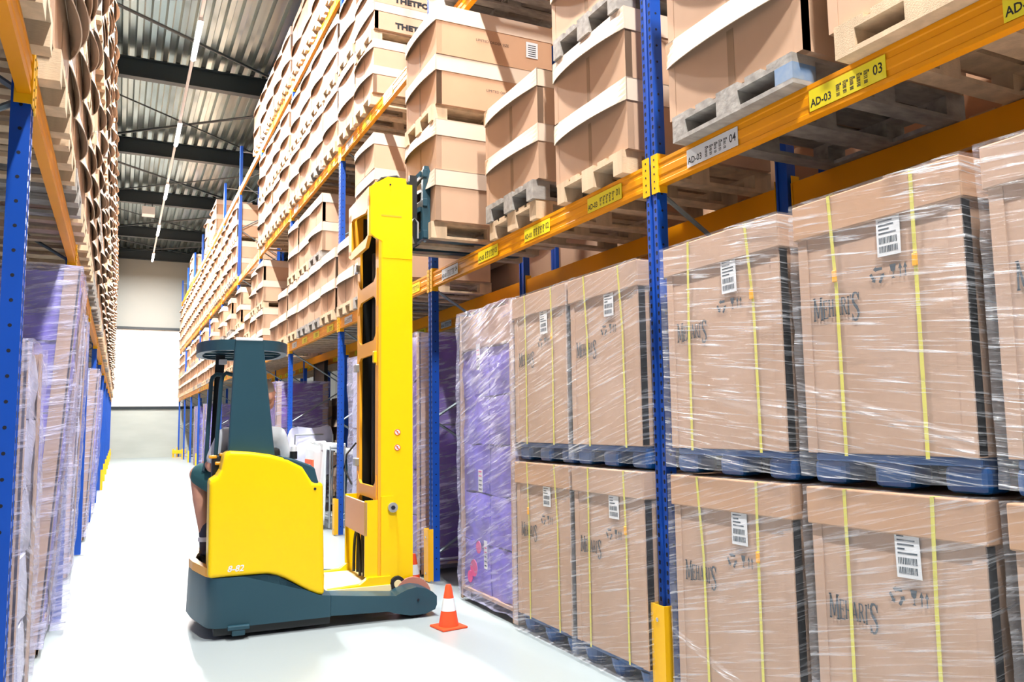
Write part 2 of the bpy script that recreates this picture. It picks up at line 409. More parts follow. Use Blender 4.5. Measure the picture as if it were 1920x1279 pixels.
def fbeam(k, lv, x, s, rackname, front=True):
    z = ZB[lv]; ya, yb = Y0+PIT*k, Y0+PIT*(k+1)
    bayname = 'the bay beside the camera' if k < 0 else 'the %s bay past the nearest upright' % ORD[k]
    t = thing('rack_beam', 'orange %s beam, %s level, %s, %s' % ('front' if front else 'rear', ORD[lv-1], rackname, bayname.replace('the ', '', 1)), 'rack beam', (x, (ya+yb)/2, 0), group='orange rack beams')
    h = (yb-ya)/2
    b = MB(); beam_body(b, s, -h+.055, h-.055, z); b.obj('beam_profile', t)
    for dy, e in ((1, -h), (-1, h)):
        c = MB(); conn(c, s, e, z, dy); c.obj('end_connector', t)
    if front and s > 0 and k < 8:
        for i, yc in enumerate((3.165, 2.30, 1.42, .50)):
            yl = -h+yc+.20
            c = MB(); barcode(c, face_right_rack(-.002, yl, z-.052), .40, .098, 'label_white' if i == 0 else 'label_yellow', 'AD-03', ['04', '03', '02', '01'][i], seed=k*4+i, detail=(k < 2 and lv == 1))
            o = c.obj('location_label', t); o['label'] = ['grey-white location label', 'yellow location label'][i > 0]
    return t
for k in range(-1, 11):
    for lv in (1, 2, 3):
        fbeam(k, lv, XR, 1, 'right rack')
        if k < 7: fbeam(k, lv, XR+1.1, -1, 'right rack', False)
        if k > -2: fbeam(k, lv, XL, -1, 'left rack')
        if lv == 1 and k < 5: fbeam(k, lv, XL-1.1, 1, 'left rack', False)
for k in range(-1, 7):
    fbeam(k, 1, XR+1.42, 1, 'rack behind the right', True)

# yellow post guards and bumpers
for k in range(0, 12):
    for x, s, nm in ((XR, 1, 'right'), (XL, -1, 'left')):
        if s < 0 and k < 5: continue
        b = MB(); y = Y0+PIT*k
        b.prism([(x-.052*s, y-.06), (x-.052*s, y+.06), (x-.0*s, y+.064), (x-.0*s, y+.058), (x-.046*s, y+.054), (x-.046*s, y-.054), (x-.0*s, y-.058), (x-.0*s, y-.064)], 'z', 0.01, .50, 'rack_yellow')
        for zz in (.08, .42): b.cyl((x-.054*s, y, zz), .012, .006, 'x', 'chrome', 8)
        tag(b.obj('post_guard'), 'yellow steel guard at the foot of the %s upright of the %s rack' % (ORD[k], nm), 'post guard', 'yellow post guards')
for (x0, x1, nm) in ((XR-.25, XR+.35, 'right'), (XL-.5, XL+.05, 'left')):
    b = MB(); y = 44.4
    for xx in (x0, x1-.08): b.box(xx, xx+.08, y-.22, y-.14, 0, .42, 'rack_yellow')
    b.bbox(x0-.02, x1+.02, y-.28, y-.22, .18, .36, 'rack_yellow', .01); b.box(x0-.02, x1+.02, y-.24, y-.10, 0, .015, 'rack_yellow')
    tag(b.obj('rack_end_barrier'), 'low yellow barrier on the floor at the far end of the %s rack' % nm, 'barrier')

# ------------------------------------------------------------------ pallets and cartons
def pallet_bits(wood='wood', L=1.2, W=.8):
    paint = wood == 'paint_blue_wood'; skid = wood == 'wood_skid'; wood = 'wood_grey' if paint else 'wood' if skid else wood
    """euro pallet, x along its length, y across, base at z=0; returns list of (name, MB)"""
    out = []
    top = MB()
    for y, wd in ((-.3275, .145), (-.17, .1), (0, .145), (.17, .1), (.3275, .145)): top.box(-L/2, L/2, y-wd/2, y+wd/2, .122, .144, wood)
    for x in (-L/2+.0725, 0, L/2-.0725): top.box(x-.0725, x+.0725, -W/2, W/2, .100, .122, wood)
    out.append(('top_deck', top))
    for x in (-L/2+.0725, 0, L/2-.0725):
        for y, wd in ((-W/2+.05, .1), (0, .145), (W/2-.05, .1)):
            c = MB(); c.box(x-.0725, x+.0725, y-wd/2, y+wd/2, .022, .100, 'paint_blue_wood' if paint and y < -.1 and x < 0 else wood); out.append(('block', c))
    if paint or skid:
        for x in (-L/2+.05, L/2-.05):
            c = MB(); c.box(x-.05, x+.05, -W/2, W/2, -.0, .0225, wood); out.append(('bottom_board', c))
    for y, wd in ((-W/2+.05, .1), (0, .145), (W/2-.05, .1)):
        c = MB(); c.box(-L/2+(.1 if paint or skid else 0), L/2-(.1 if paint or skid else 0), y-wd/2, y+wd/2, 0, .022, wood); out.append(('bottom_board', c))
    return out
def merge(ms):
    r = MB()
    for m in ms:
        for f, mi in zip(m.f, m.m): pass
        o = len(r.v); r.v += m.v; idx = [r.mi(x) for x in m.mats]
        r.f += [tuple(o+i for i in f) for f in m.f]; r.m += [idx[i] for i in m.m]
    return r
PAL_PARTS = {wd: [(n, m.mesh('pallet_'+n)) for n, m in pallet_bits(wd)] for wd in ('wood', 'wood_grey', 'paint_blue_wood', 'wood_skid')}
PAL_ONE_MB = {wd: merge([m for n, m in pallet_bits(wd)]) for wd in ('wood', 'wood_grey', 'paint_blue_wood', 'wood_skid')}
PAL_ONE = {wd: m.mesh('wooden_pallet') for wd, m in PAL_ONE_MB.items()}
CH = .45   # carton height
def carton_bits(bulge=.06, W=.90, L=1.16, H=CH, lid=.145, seed=0, hi=True, cm='carton', holes=False):
    """front faces -x; base centre of the front... origin at base centre"""
    rnd = random.Random(seed)
    b = MB(); w2 = W/2-.008; l2 = L/2-.008
    b.box(-l2, l2, -w2, w2, 0, H-.012, cm)
    b.box(-l2-.0015, -l2+.01, -.004+rnd.uniform(-.05, .05), .004, .005, H-lid, 'carton_seam')
    for s_ in (-1, 1): b.box(-l2-.001, -l2+.05, s_*w2-(.05 if s_ > 0 else -.0), s_*w2+(.001 if s_ > 0 else .05), 0, H-.02, cm)
    if holes:
        z = .03
        while z < H-lid: b.cyl((-l2+.06, -w2-.001, z), .006, .003, 'y', 'carton_seam', 6); z += .03
    n = 12 if hi else 6; m = 4 if hi else 2
    c = MB(); t = .006; ph = rnd.uniform(-.12, .12)
    for sgn, bl in ((-1, bulge), (1, bulge*.5)):
        vs = []; 
        for j in range(m+1):
            q = j/m; z = H-lid*q
            for i in range(n+1):
                y = -W/2+W*i/n; u = 2*i/n-1; prof = max(0, 1-(u-ph*.3)**2 if True else 0)**.85 if abs(u) < 1 else 0
                x = sgn*(L/2+bl*prof*(q**1.3)); zz = z-.02*prof*q*(1+.5*rnd.random()*0)
                vs.append((x, y, zz))
        N0 = len(vs); vs2 = [(x-sgn*t, y, z) for x, y, z in vs]; fs = []
        for j in range(m):
            for i in range(n):
                a = j*(n+1)+i; fs.append((a, a+1, a+n+2, a+n+1)); fs.append((N0+a, N0+a+n+1, N0+a+n+2, N0+a+1))
        for i in range(n):
            a = m*(n+1)+i; fs.append((a, a+1, N0+a+1, N0+a))
            fs.append((i, N0+i, N0+i+1, i+1))
        for j in range(m):
            for e in (0, n):
                a = j*(n+1)+e; fs.append((a, a+n+1, N0+a+n+1, N0+a))
        c.add(vs+vs2, fs, 'carton_lid')
    c.box(-L/2, L/2, -W/2, -W/2+t, H-lid, H, 'carton_lid'); c.box(-L/2, L/2, W/2-t, W/2, H-lid, H, 'carton_lid')
    c.box(-L/2, L/2, -W/2, W/2, H-.008, H, 'carton_lid')
    c.box(-L/2-.002, -L/2+.12, W/2-.06, W/2+.0012, H-lid+.01, H-.01, 'tape') if rnd.random() < .5 else None
    return b, c
CVAR = []   # variants for near cartons
for i in range(6):
    bd, ld = carton_bits(bulge=(.045, .065, .055, .075, .03, .06)[i], seed=i, cm=('carton', 'carton', 'carton_dark', 'carton', 'carton', 'carton_dark')[i], holes=(i == 5))
    CVAR.append((bd.mesh('carton_body'), ld.mesh('carton_lid'), merge([bd, ld]).mesh('carton')))
CLOW = [merge(list(carton_bits(bulge=bl, seed=9+i, hi=False, cm=cm))) for i, (bl, cm) in enumerate(((.07, 'carton'), (.095, 'carton'), (.05, 'carton_dark')))]
CLOWM = [m.mesh('carton_low') for m in CLOW]

items = []   # (kind, matrix params, label, group, variant)
def stack(x, y, z, s, tiers, place, per=2, vs=None, woods=None, W=1., H=1., rz=None, group=None, gap=None):
    """a pile of tiers (pallet + cartons) standing at (x,y,z); s=+1 front faces -X"""
    rnd = random.Random(int(x*100)*7+int(y*100)*13+int(z*10))
    rot = (0 if s > 0 else pi) + (rz if rz is not None else rnd.uniform(-.008, .008))
    names_t = {1: [''], 2: ['lower ', 'upper '], 3: ['lowest ', 'middle ', 'topmost ']}[len(tiers)]
    tot = sum(tiers); ci = 0
    for ti, nC in enumerate(tiers):
        wd = woods[ti] if woods else rnd.choice(['wood', 'wood', 'wood', 'wood_grey'])
        xx = x+rnd.uniform(-.01, .01); yy = y+rnd.uniform(-.012, .012)
        col = {'wood': 'wooden', 'wood_grey': 'weathered grey', 'paint_blue_wood': 'partly blue-painted', 'wood_skid': 'pale three-runner'}[wd]
        items.append(dict(kind='pallet', x=xx, y=yy, z=z, rot=rot, sx=1, sy=W, sz=1, var=wd, label='%s%s pallet, %s' % (names_t[ti], col, place), group=group or 'wooden pallets in the racks'))
        z += .144
        for c in range(nC):
            ci += 1
            nm = 'topmost' if ci == tot and tot > 1 else 'bottom' if ci == 1 and tot > 1 else '' if tot == 1 else '%s-up' % ORD[ci-1]
            v = vs[ti] if vs else rnd.randrange(6)
            items.append(dict(kind='carton', x=xx+rnd.uniform(-.008, .008), y=yy+rnd.uniform(-.01, .01), z=z, rot=rot+rnd.uniform(-.006, .006), sx=1, sy=W, sz=H, var=v, label=(nm+' lidded carton, '+place).strip(), group=group or 'lidded cartons in the racks'))
            z += CH*H+.001
    return z
def place_name(side, lv, k, i):
    if k < 0: return '%s stack short of nearest upright, %s beam level, %s rack' % (ORD[3-i], ORD[lv-1], side)
    return '%s stack past upright %s, %s beam level, %s rack' % (ORD[i], ['one', 'two', 'three', 'four', 'five', 'six', 'seven', 'eight', 'nine', 'ten', 'eleven', 'twelve'][k], ORD[lv-1], side)
# --- right rack
XF = 2.69; XC = XF+.6
DEF = {1: [(2, 2)]*4, 2: [(2, 2)]*4, 3: [(2,)]*4}
def slotY(k, i): return Y0+PIT*k+.05+.46+.893*i
SPEC = {('R', 1, 1): [None, (1, 1), (2, 2), (2,)], ('R', 2, 1): [None, None, None, (2, 2)],
        ('R', 1, 3): [(2,), (1,), None, (2, 2)], ('R', 2, 4): [None, None, None, None], ('R', 3, 4): [(2,), None, None, None],
        ('R', 3, 5): [None]*4, ('R', 3, 6): [None, None, (2,), (2,)], ('R', 3, 7): [None, (2,), None, None], ('R', 3, 8): [None]*4, ('R', 3, 9): [(2,), (2,), None, None],('R', 3, 10): [None]*4,
        ('R', 2, 5): [(2, 2)]*4, ('R', 1, 2): [(2,), (2, 2), (2, 2), (2, 2)], ('R', 1, 4): [(2, 2), (1, 1), (2,), (2, 2)],
        ('R', 1, 5): [(2,), (2, 2), (2,), (2, 2)], ('R', 1, 6): [(2,), (2,), (2, 2), (2,)], ('R', 1, 7): [(2,), (2, 2), (2, 2), (2,)], ('R', 1, 9): [(2,), (2, 2), (2,), (2,)]}
for lv in (1, 2, 3):
    for k in range(0, 11):
        if (lv, k) in ((1, 0), ): continue
        sp = SPEC.get(('R', lv, k), DEF[lv])
        for i in range(4):
            if sp[i] is None: continue
            stack(XC, slotY(k, i), ZB[lv]+.076, 1, sp[i], place_name('right', lv, k, i), H=1.12 if lv == 3 else 1.)
# near bays of the right rack, as photographed
stack(XC, slotY(1, 2)+.02, ZB[2]+.076, 1, (2, 2), place_name('right', 2, 1, 2), H=.77, vs=(1, 4), woods=('wood', 'wood'), rz=0)
stack(XC, 4.31, 3.01, 1, (2, 2), place_name('right', 1, 0, 0), vs=(3, 1), woods=('wood', 'wood_grey'), W=1.0, rz=0)
zz = 3.01
items.append(dict(kind='pallet', x=XC+.02, y=5.47, z=zz, rot=.01, sx=1, sy=1.0, sz=1, var='wood', label='pale pallet carrying a grey pallet, second stack past upright one, right rack', group='wooden pallets in the racks'))
stack(XC, 5.48, 3.155, 1, (2,), 'second stack past the nearest right upright, first beam level', vs=(1,), woods=('wood_grey',), W=1.05, rz=0, H=.93)
stack(2.96, 6.665, 3.10, 1, (2, 2), 'stack carried on the forks of the truck', vs=(3, 2), woods=('wood', 'wood'), W=.97, rz=RAD(-1.2), group=None)
stack(XC-.03, 2.93, 3.01, 1, (2, 2), place_name('right', 1, -1, 3), vs=(1, 0), woods=('paint_blue_wood', 'wood'), W=1.08, rz=0)
stack(XC-.03, 1.87, 3.01, 1, (2, 2), place_name('right', 1, -1, 2), vs=(4, 0), woods=('wood_skid', 'wood'), W=1.02, rz=0)
stack(XC-.03, .85, 3.01, 1, (2, 2), place_name('right', 1, -1, 1), vs=(4, 0), woods=('wood', 'wood'), W=1.06, rz=0)
# --- left rack
XLC = XL+.05-.60+.03
for lv in (1, 2, 3):
    for k in range(-1, 11):
        for i in range(4):
            rnd = random.Random(k*31+i*7+lv*101)
            t = (2, 2) if lv < 3 else (2,)
            if lv < 3 and rnd.random() < .12: t = (2,)
            stack(XLC, slotY(k, i), ZB[lv]+.076, -1, t, place_name('left', lv, k, i), H=1.0 if lv < 3 else 1.12, W=.98)
# --- rack behind the right one: seen through the empty bays; near bays added to block light
for k in range(-1, 7):
    for i in range(4):
        if k > 0 and random.Random(k*5+i).random() < .5: continue
        stack(XR+1.42+.60, slotY(k, i), 0.0, -1, (2, 2), '%s stack on the floor, %s bay of the rack behind' % (ORD[i], ORD[k] if k >= 0 else 'nearest'))
for k in range(-1, 6):
    for i in range(4):
        stack(XR+1.42+.60, slotY(k, i), 3.01, -1, (2, 2), '%s stack on the beams, %s bay of the rack behind' % (ORD[i], ORD[k] if k >= 0 else 'nearest'))

def in_view(it):
    hx, hy, hz = .66, .46, .45*it['sz'] if it['kind'] == 'carton' else .144
    pts = [project(it['x']+a*hx, it['y']+c*hy, it['z']+d*hz) for a in (-1, 1) for c in (-1, 1) for d in (0, 1)]
    pts = [p for p in pts if p]
    if len(pts) < 4: return None
    x0, x1 = min(p[0] for p in pts), max(p[0] for p in pts); y0, y1 = min(p[1] for p in pts), max(p[1] for p in pts)
    if x1 < -10 or x0 > 1930 or y1 < -10 or y0 > 1289: return None
    return sum(p[2] for p in pts)/len(pts)
keep = {'carton': [], 'pallet': []}
for it in items:
    d = in_view(it)
    if d is None: continue
    if it['x'] > XR+1.4: d += 14
    if it['x'] < 0 and it['y'] > 14: d += 4
    it['d'] = d; keep[it['kind']].append(it)
def inst(name, me, it, label=None):
    o = bpy.data.objects.new(name, me); COL.objects.link(o); place(o, it); 
    return tag(o, it['label'], it['kind'], it['group'])
def place(o, it):
    o.location = (it['x'], it['y'], it['z']); o.rotation_euler = (0, 0, it['rot']); o.scale = (it['sx'], it['sy'], it['sz'])
SHIPTXT = None
for kind in ('carton', 'pallet'):
    L = sorted(keep[kind], key=lambda i: i['d'])
    for n_, it in enumerate(L[:300]):
        if kind == 'carton':
            if n_ < 110:
                t = thing('carton', it['label'], 'carton', group=it['group']); place(t, it)
                for nm, me in (('carton_body', CVAR[it['var']][0]), ('carton_lid', CVAR[it['var']][1])):
                    o = bpy.data.objects.new(nm, me); COL.objects.link(o); o.parent = t
                it['obj'] = t
            else: inst('carton', CVAR[it['var']][2] if n_ < 170 else CLOWM[it['var'] % 3], it)
        else:
            if n_ < 40 or it['var'] == 'paint_blue_wood':
                t = thing('wooden_pallet', it['label'], 'pallet', group=it['group']); place(t, it)
                for nm, me in PAL_PARTS[it['var']]:
                    o = bpy.data.objects.new(nm, me); COL.objects.link(o); o.parent = t
            else: inst('wooden_pallet', PAL_ONE[it['var']], it)
    rest = L[300:]
    if rest:
        r = MB()
        for it in rest:
            src = CLOW[it['var'] % 3] if kind == 'carton' else PAL_ONE_MB[it['var']]
            M = Matrix.Translation((it['x'], it['y'], it['z'])) @ Matrix.Rotation(it['rot'], 4, 'Z') @ Matrix.Diagonal((it['sx'], it['sy'], it['sz'], 1))
            o = len(r.v); r.v += [tuple(M @ Vector(v)) for v in src.v]; idx = [r.mi(x) for x in src.mats]
            r.f += [tuple(o+i for i in f) for f in src.f]; r.m += [idx[i] for i in src.m]
        o = r.obj('cartons' if kind == 'carton' else 'pallets')
        tag(o, 'many small distant %s filling the far bays of both racks' % ('lidded cartons' if kind == 'carton' else 'wooden pallets'), kind, kind='stuff')
# print on the sides of particular cartons (local +/-y faces)
def print_on(it_label, string, size, y_sign, lx, lz, bold=.03):
    for it in items:
        if it['label'] == it_label and 'obj' in it:
            b = MB(); b.text(string, size, 'ink', face_front(lx, -.449, lz), bold)
            b.obj('side_print', it['obj']); return True
    print('PRINT MISSING', it_label)
for l in ('bottom', 'second-up', 'third-up', 'topmost'):
    print_on('%s lidded carton, %s' % (l, place_name('right', 2, 1, 2)), 'THETFORD', .125, -1, -.30, .07, .05) if l in ('third-up', 'topmost') else None
print_on('topmost lidded carton, stack carried on the forks of the truck', 'LIMITED ORDER SIZE', .035, -1, -.2, .18, 0)
print_on('third-up lidded carton, stack carried on the forks of the truck', 'LIMITED ORDER', .035, -1, -.1, .18, 0)
print_on('topmost lidded carton, %s' % place_name('right', 1, 3, 3), 'THETFORD', .13, -1, -.15, .12)
for it in items:
    if it['label'].startswith('topmost lidded carton, stack carried') and 'obj' in it:
        b = MB(); b.box(.30, .42, -.4525, -.449, .12, .27, 'label_white')
        for q in range(6): b.box(.32, .40, -.4532, -.4525, .135+q*.02, .143+q*.02, 'ink')
        b.obj('paper_label', it['obj'])

# ------------------------------------------------------------------ strapped floor loads (right rack, ground)
def serif_word(b, M, h):
    def ln(x0, y0, x1, y1, w, ox, sc, dy):
        d = Vector((x1-x0, y1-y0, 0)); d.normalize(); n_ = Vector((-d.y, d.x, 0))*w/2
        b.add([((x*sc+ox)*h, (y*sc+dy)*h, 0) for x, y in ((x0+n_.x, y0+n_.y), (x1+n_.x, y1+n_.y), (x1-n_.x, y1-n_.y), (x0-n_.x, y0-n_.y))], [(0, 1, 2, 3)], 'ink_grey', M)
    G = {'M': [(.08, 0, .12, 1, .10), (.12, 1, .36, .12, .12), (.36, .12, .62, 1, .07), (.60, 1, .64, 0, .13), (0, .03, .18, .03, .06), (.52, .03, .76, .03, .06), (0, .97, .16, .97, .06), (.56, .97, .74, .97, .06)],
         'E': [(.10, 0, .10, 1, .13), (.0, .03, .46, .03, .07), (.0, .97, .44, .97, .07), (.1, .52, .34, .52, .06), (.44, .0, .46, .24, .05), (.42, .78, .44, 1, .05), (.34, .42, .34, .62, .05)],
         'H': [(.10, 0, .10, 1, .13), (.46, 0, .46, 1, .13), (.1, .5, .46, .5, .06), (0, .03, .2, .03, .06), (0, .97, .2, .97, .06), (.36, .03, .56, .03, .06), (.36, .97, .56, .97, .06)],
         'A': [(.06, 0, .26, 1, .06), (.26, 1, .48, 0, .14), (.14, .32, .40, .32, .06), (0, .03, .15, .03, .06), (.38, .03, .58, .03, .06)],
         'R': [(.10, 0, .10, 1, .13), (.1, .97, .32, .97, .07), (.32, .97, .42, .85, .09), (.42, .86, .42, .66, .12), (.42, .66, .30, .52, .09), (.1, .52, .3, .52, .06), (.28, .52, .50, 0, .13), (0, .03, .2, .03, .06), (.44, .03, .58, .03, .06)],
         'I': [(.10, 0, .10, 1, .13), (0, .03, .2, .03, .06), (0, .97, .2, .97, .06)], "'": [(.05, .95, .02, .72, .09)],
         'S': [(.42, .80, .34, .96, .08), (.34, .96, .18, .98, .08), (.18, .98, .06, .84, .11), (.06, .84, .12, .62, .13), (.12, .62, .34, .42, .14), (.34, .42, .40, .22, .13), (.40, .22, .28, .04, .10), (.28, .04, .12, .02, .08), (.12, .02, .03, .18, .08), (.43, .72, .44, .98, .05), (.02, 0, .03, .26, .05)]}
    for ch, ox, sc, dy in (('M', 0, 1.18, -.02), ('E', .88, .92, .04), ('H', 1.36, .86, .10), ('A', 1.92, .86, .12), ('R', 2.46, .86, .12), ('I', 3.0, .9, .08), ("'", 3.24, 1., .10), ('S', 3.36, 1.38, -.26)):
        for q in G[ch]: ln(*q, ox, sc, dy)
def recycle(b, M, s):
    for k in range(3):
        a = RAD(90+120*k); T = M @ Matrix.Translation((0, 0, 0)) @ Matrix.Rotation(a, 4, 'Z')
        b.add([(s*.32, -s*.42, 0), (s*.54, -s*.42, 0), (s*.54, s*.08, 0), (s*.32, s*.08, 0)], [(0, 1, 2, 3)], 'ink_grey', T)
        b.add([(s*.22, s*.08, 0), (s*.66, s*.08, 0), (s*.44, s*.34, 0)], [(0, 1, 2)], 'ink_grey', T)
def glass_sym(b, M, s):
    b.add([(-s*.25, s*.5, 0), (s*.25, s*.5, 0), (s*.18, s*.05, 0), (.03*s, -.05*s, 0), (.03*s, -.4*s, 0), (.18*s, -.5*s, 0), (-.18*s, -.5*s, 0), (-.03*s, -.4*s, 0), (-.03*s, -.05*s, 0), (-s*.18, s*.05, 0)], [tuple(range(10))], 'ink_grey', M)
def arrow_sym(b, M, s):
    for dx in (-.2*s, .2*s):
        b.add([(dx-.05*s, -.5*s, 0), (dx+.05*s, -.5*s, 0), (dx+.05*s, .1*s, 0), (dx+.16*s, .1*s, 0), (dx, .5*s, 0), (dx-.16*s, .1*s, 0), (dx-.05*s, .1*s, 0)], [tuple(range(7))], 'ink_grey', M)
def strapped_load(yl, W, z, label, filmm, variant, holed=False, brown='board_beige', top=1.09):
    """printed carton on a blue plastic pallet, strapped and film wrapped; local origin base centre, front faces -x"""
    D = 1.12; x0 = 2.68; t = thing('strapped_carton_load', label, 'carton load', (x0+D/2, yl-W/2, z), group='strapped and wrapped carton loads under the first beams')
    h = D/2; w2 = W/2; rnd = random.Random(variant)
    p = MB(); p.bbox(-h+.03, h-.03, -w2+.02, w2-.02, .095, .13, 'plastic_blue', .008)
    for xx in (-h+.10, 0, h-.10):
        for yy in (-w2+.09, 0, w2-.09):
            if z > .5: p.bbox(xx-.11+.04, xx+.11-.04, yy-.085, yy+.085, .0, .10, 'plastic_blue', .025)
            else: p.lathe([(.055, 0), (.075, .05), (.085, .10)], 'plastic_blue', 14, Matrix.Translation((xx, yy, 0)))
    p.obj('plastic_pallet', t, smooth=False)
    b = MB(); zt = .13+top; b.bbox(-h, h, -w2+.012, w2-.012, .13, zt-.02, brown, .004)
    for s_ in (-1, 1): b.box(-h-.004, -h+.05, s_*(w2-.012)-(.05 if s_ > 0 else 0), s_*(w2-.012)+(.0 if s_ > 0 else .05), .13, zt-.02, brown)
    b.obj('carton_body', t)
    l = MB(); l.bbox(-h-.014, h+.014, -w2-.004, w2+.004, zt-.155, zt, 'carton_dark' if variant % 2 else 'board_beige', .006)
    l.obj('carton_lid', t)
    for q, u in enumerate((.21, .62)):
        s = MB(); y = w2-u*W/.82; dl = rnd.uniform(-.03, .03)
        s.add([(-h-.018, y-.008, zt-.0), (-h-.018, y+.008, zt-.0), (-h-.008, y+.008+dl, zt-.40), (-h-.008, y-.008+dl, zt-.40), (-h-.008, y+.008+dl*1.3, .12), (-h-.008, y-.008+dl*1.3, .12),
               (h+.02, y-.008, zt+.002), (h+.02, y+.008, zt+.002)], [(0, 1, 2, 3), (3, 2, 4, 5), (0, 1, 7, 6)], 'strap_yellow')
        so = s.obj('strap', t); mo = so.modifiers.new('thick', 'SOLIDIFY'); mo.thickness = .0015
        if rnd.random() < .4:
            c = MB(); c.bbox(-h-.017, -h-.009, y-.011+dl*.8, y+.011+dl*.8, zt-.37, zt-.32, 'strap_orange', .003); c.obj('buckle', so)
    pr = MB(); xf = -h-.0015
    FM = lambda y, zz: face_right_rack(xf-.003, y, zz)
    k = W/.82
    s_ = .085
    serif_word(pr, FM(w2-.085*k, .69) @ Matrix.Diagonal((.70, 1, 1, 1)), .085)
    recycle(pr, FM(w2-.43*k, .835), .055); glass_sym(pr, FM(w2-.505*k, .84), .055); arrow_sym(pr, FM(w2-.55*k, .84), .055)
    pr.obj('front_print', t)
    lb = MB(); yy = w2-.44*k; zz = zt-.27-rnd.uniform(0, .03)
    MM = face_right_rack(xf-.006, yy, zz-.02) @ Matrix.Rotation(rnd.uniform(-.03, .03), 4, 'Z')
    lb.box(0, .105, 0, .175, -.001, .001, 'label_white', MM)
    for r_, (a0, a1) in enumerate(((.015, .04), (.05, .075))):
        q = .01
        while q < .09: dq = rnd.uniform(.002, .005); lb.box(q, q+dq, a0, a1, .001, .0016, 'ink_grey', MM); q += dq+rnd.uniform(.002, .004)
    for r_ in range(5): lb.box(.01, .01+rnd.uniform(.03, .085), .088+r_*.016, .094+r_*.016, .001, .0016, 'ink_grey', MM)
    lb.obj('shipping_label', t)
    f = MB(); f.soft(-h-.03, h+.028, -w2-.012, w2+.012, .02 if z < .5 else .03, zt+.006, filmm, step=.07, amp=.007, freq=9, seed=variant)
    f.obj('stretch_film', t, smooth=True)
    # twisted band of film crossing the front
    if variant in (1, 2, 4, 5, 7):
        b = MB(); za, zb = (.42, .16) if variant != 2 else (.46, .30)
        n_ = 14; vs = []; 
        for j in range(n_+1):
            q = j/n_; y = w2-q*W; zc = za+(zb-za)*q; wd = .015+.03*q
            for e in range(5): vs.append((-h-.034-.006*(e % 2)-.004*rnd.random(), y, zc+(e/4-.5)*wd*2))
        fs = [(j*5+e, j*5+e+1, (j+1)*5+e+1, (j+1)*5+e) for j in range(n_) for e in range(4)]
        b.add(vs, fs, 'film_shiny'); b.obj('film_band', t)
    return t
loads = [
 (3.50, .85, 0, 'wrapped brown carton load standing on the floor directly right of the nearest blue post', 'film', 1),
 (3.50, .85, 1.235, 'wrapped brown carton load stacked on top, directly right of the nearest blue post', 'film_shiny', 2),
 (2.555, .785, 0, 'wrapped brown carton load on the floor, second to the right of the nearest blue post', 'film', 5),
 (2.555, .785, 1.235, 'large shiny wrapped carton load on top, second right of the nearest blue post', 'film_shiny', 7),
 (1.69, .81, 0, 'wrapped carton load cut off by the lower right corner of the photo', 'film', 3),
 (1.69, .81, 1.235, 'wrapped carton load cut off by the right edge of the photo, upper one', 'film_shiny', 4),
 (4.545, .79, 0, 'wrapped carton load on the floor just left of the nearest blue post', 'film', 6),
 (4.545, .79, 1.235, 'wrapped carton load on top, just left of the nearest blue post', 'film', 8),
 (5.385, .80, 0, 'narrow wrapped carton load on the floor beside the purple load', 'film', 9),
 (5.385, .80, 1.235, 'wrapped carton load on top, beside the purple load', 'film', 10)]
for yl, W, z, lab, fm, v in loads: strapped_load(yl, W, z, lab, fm, v, top=1.09 if z < 1 else 1.08)

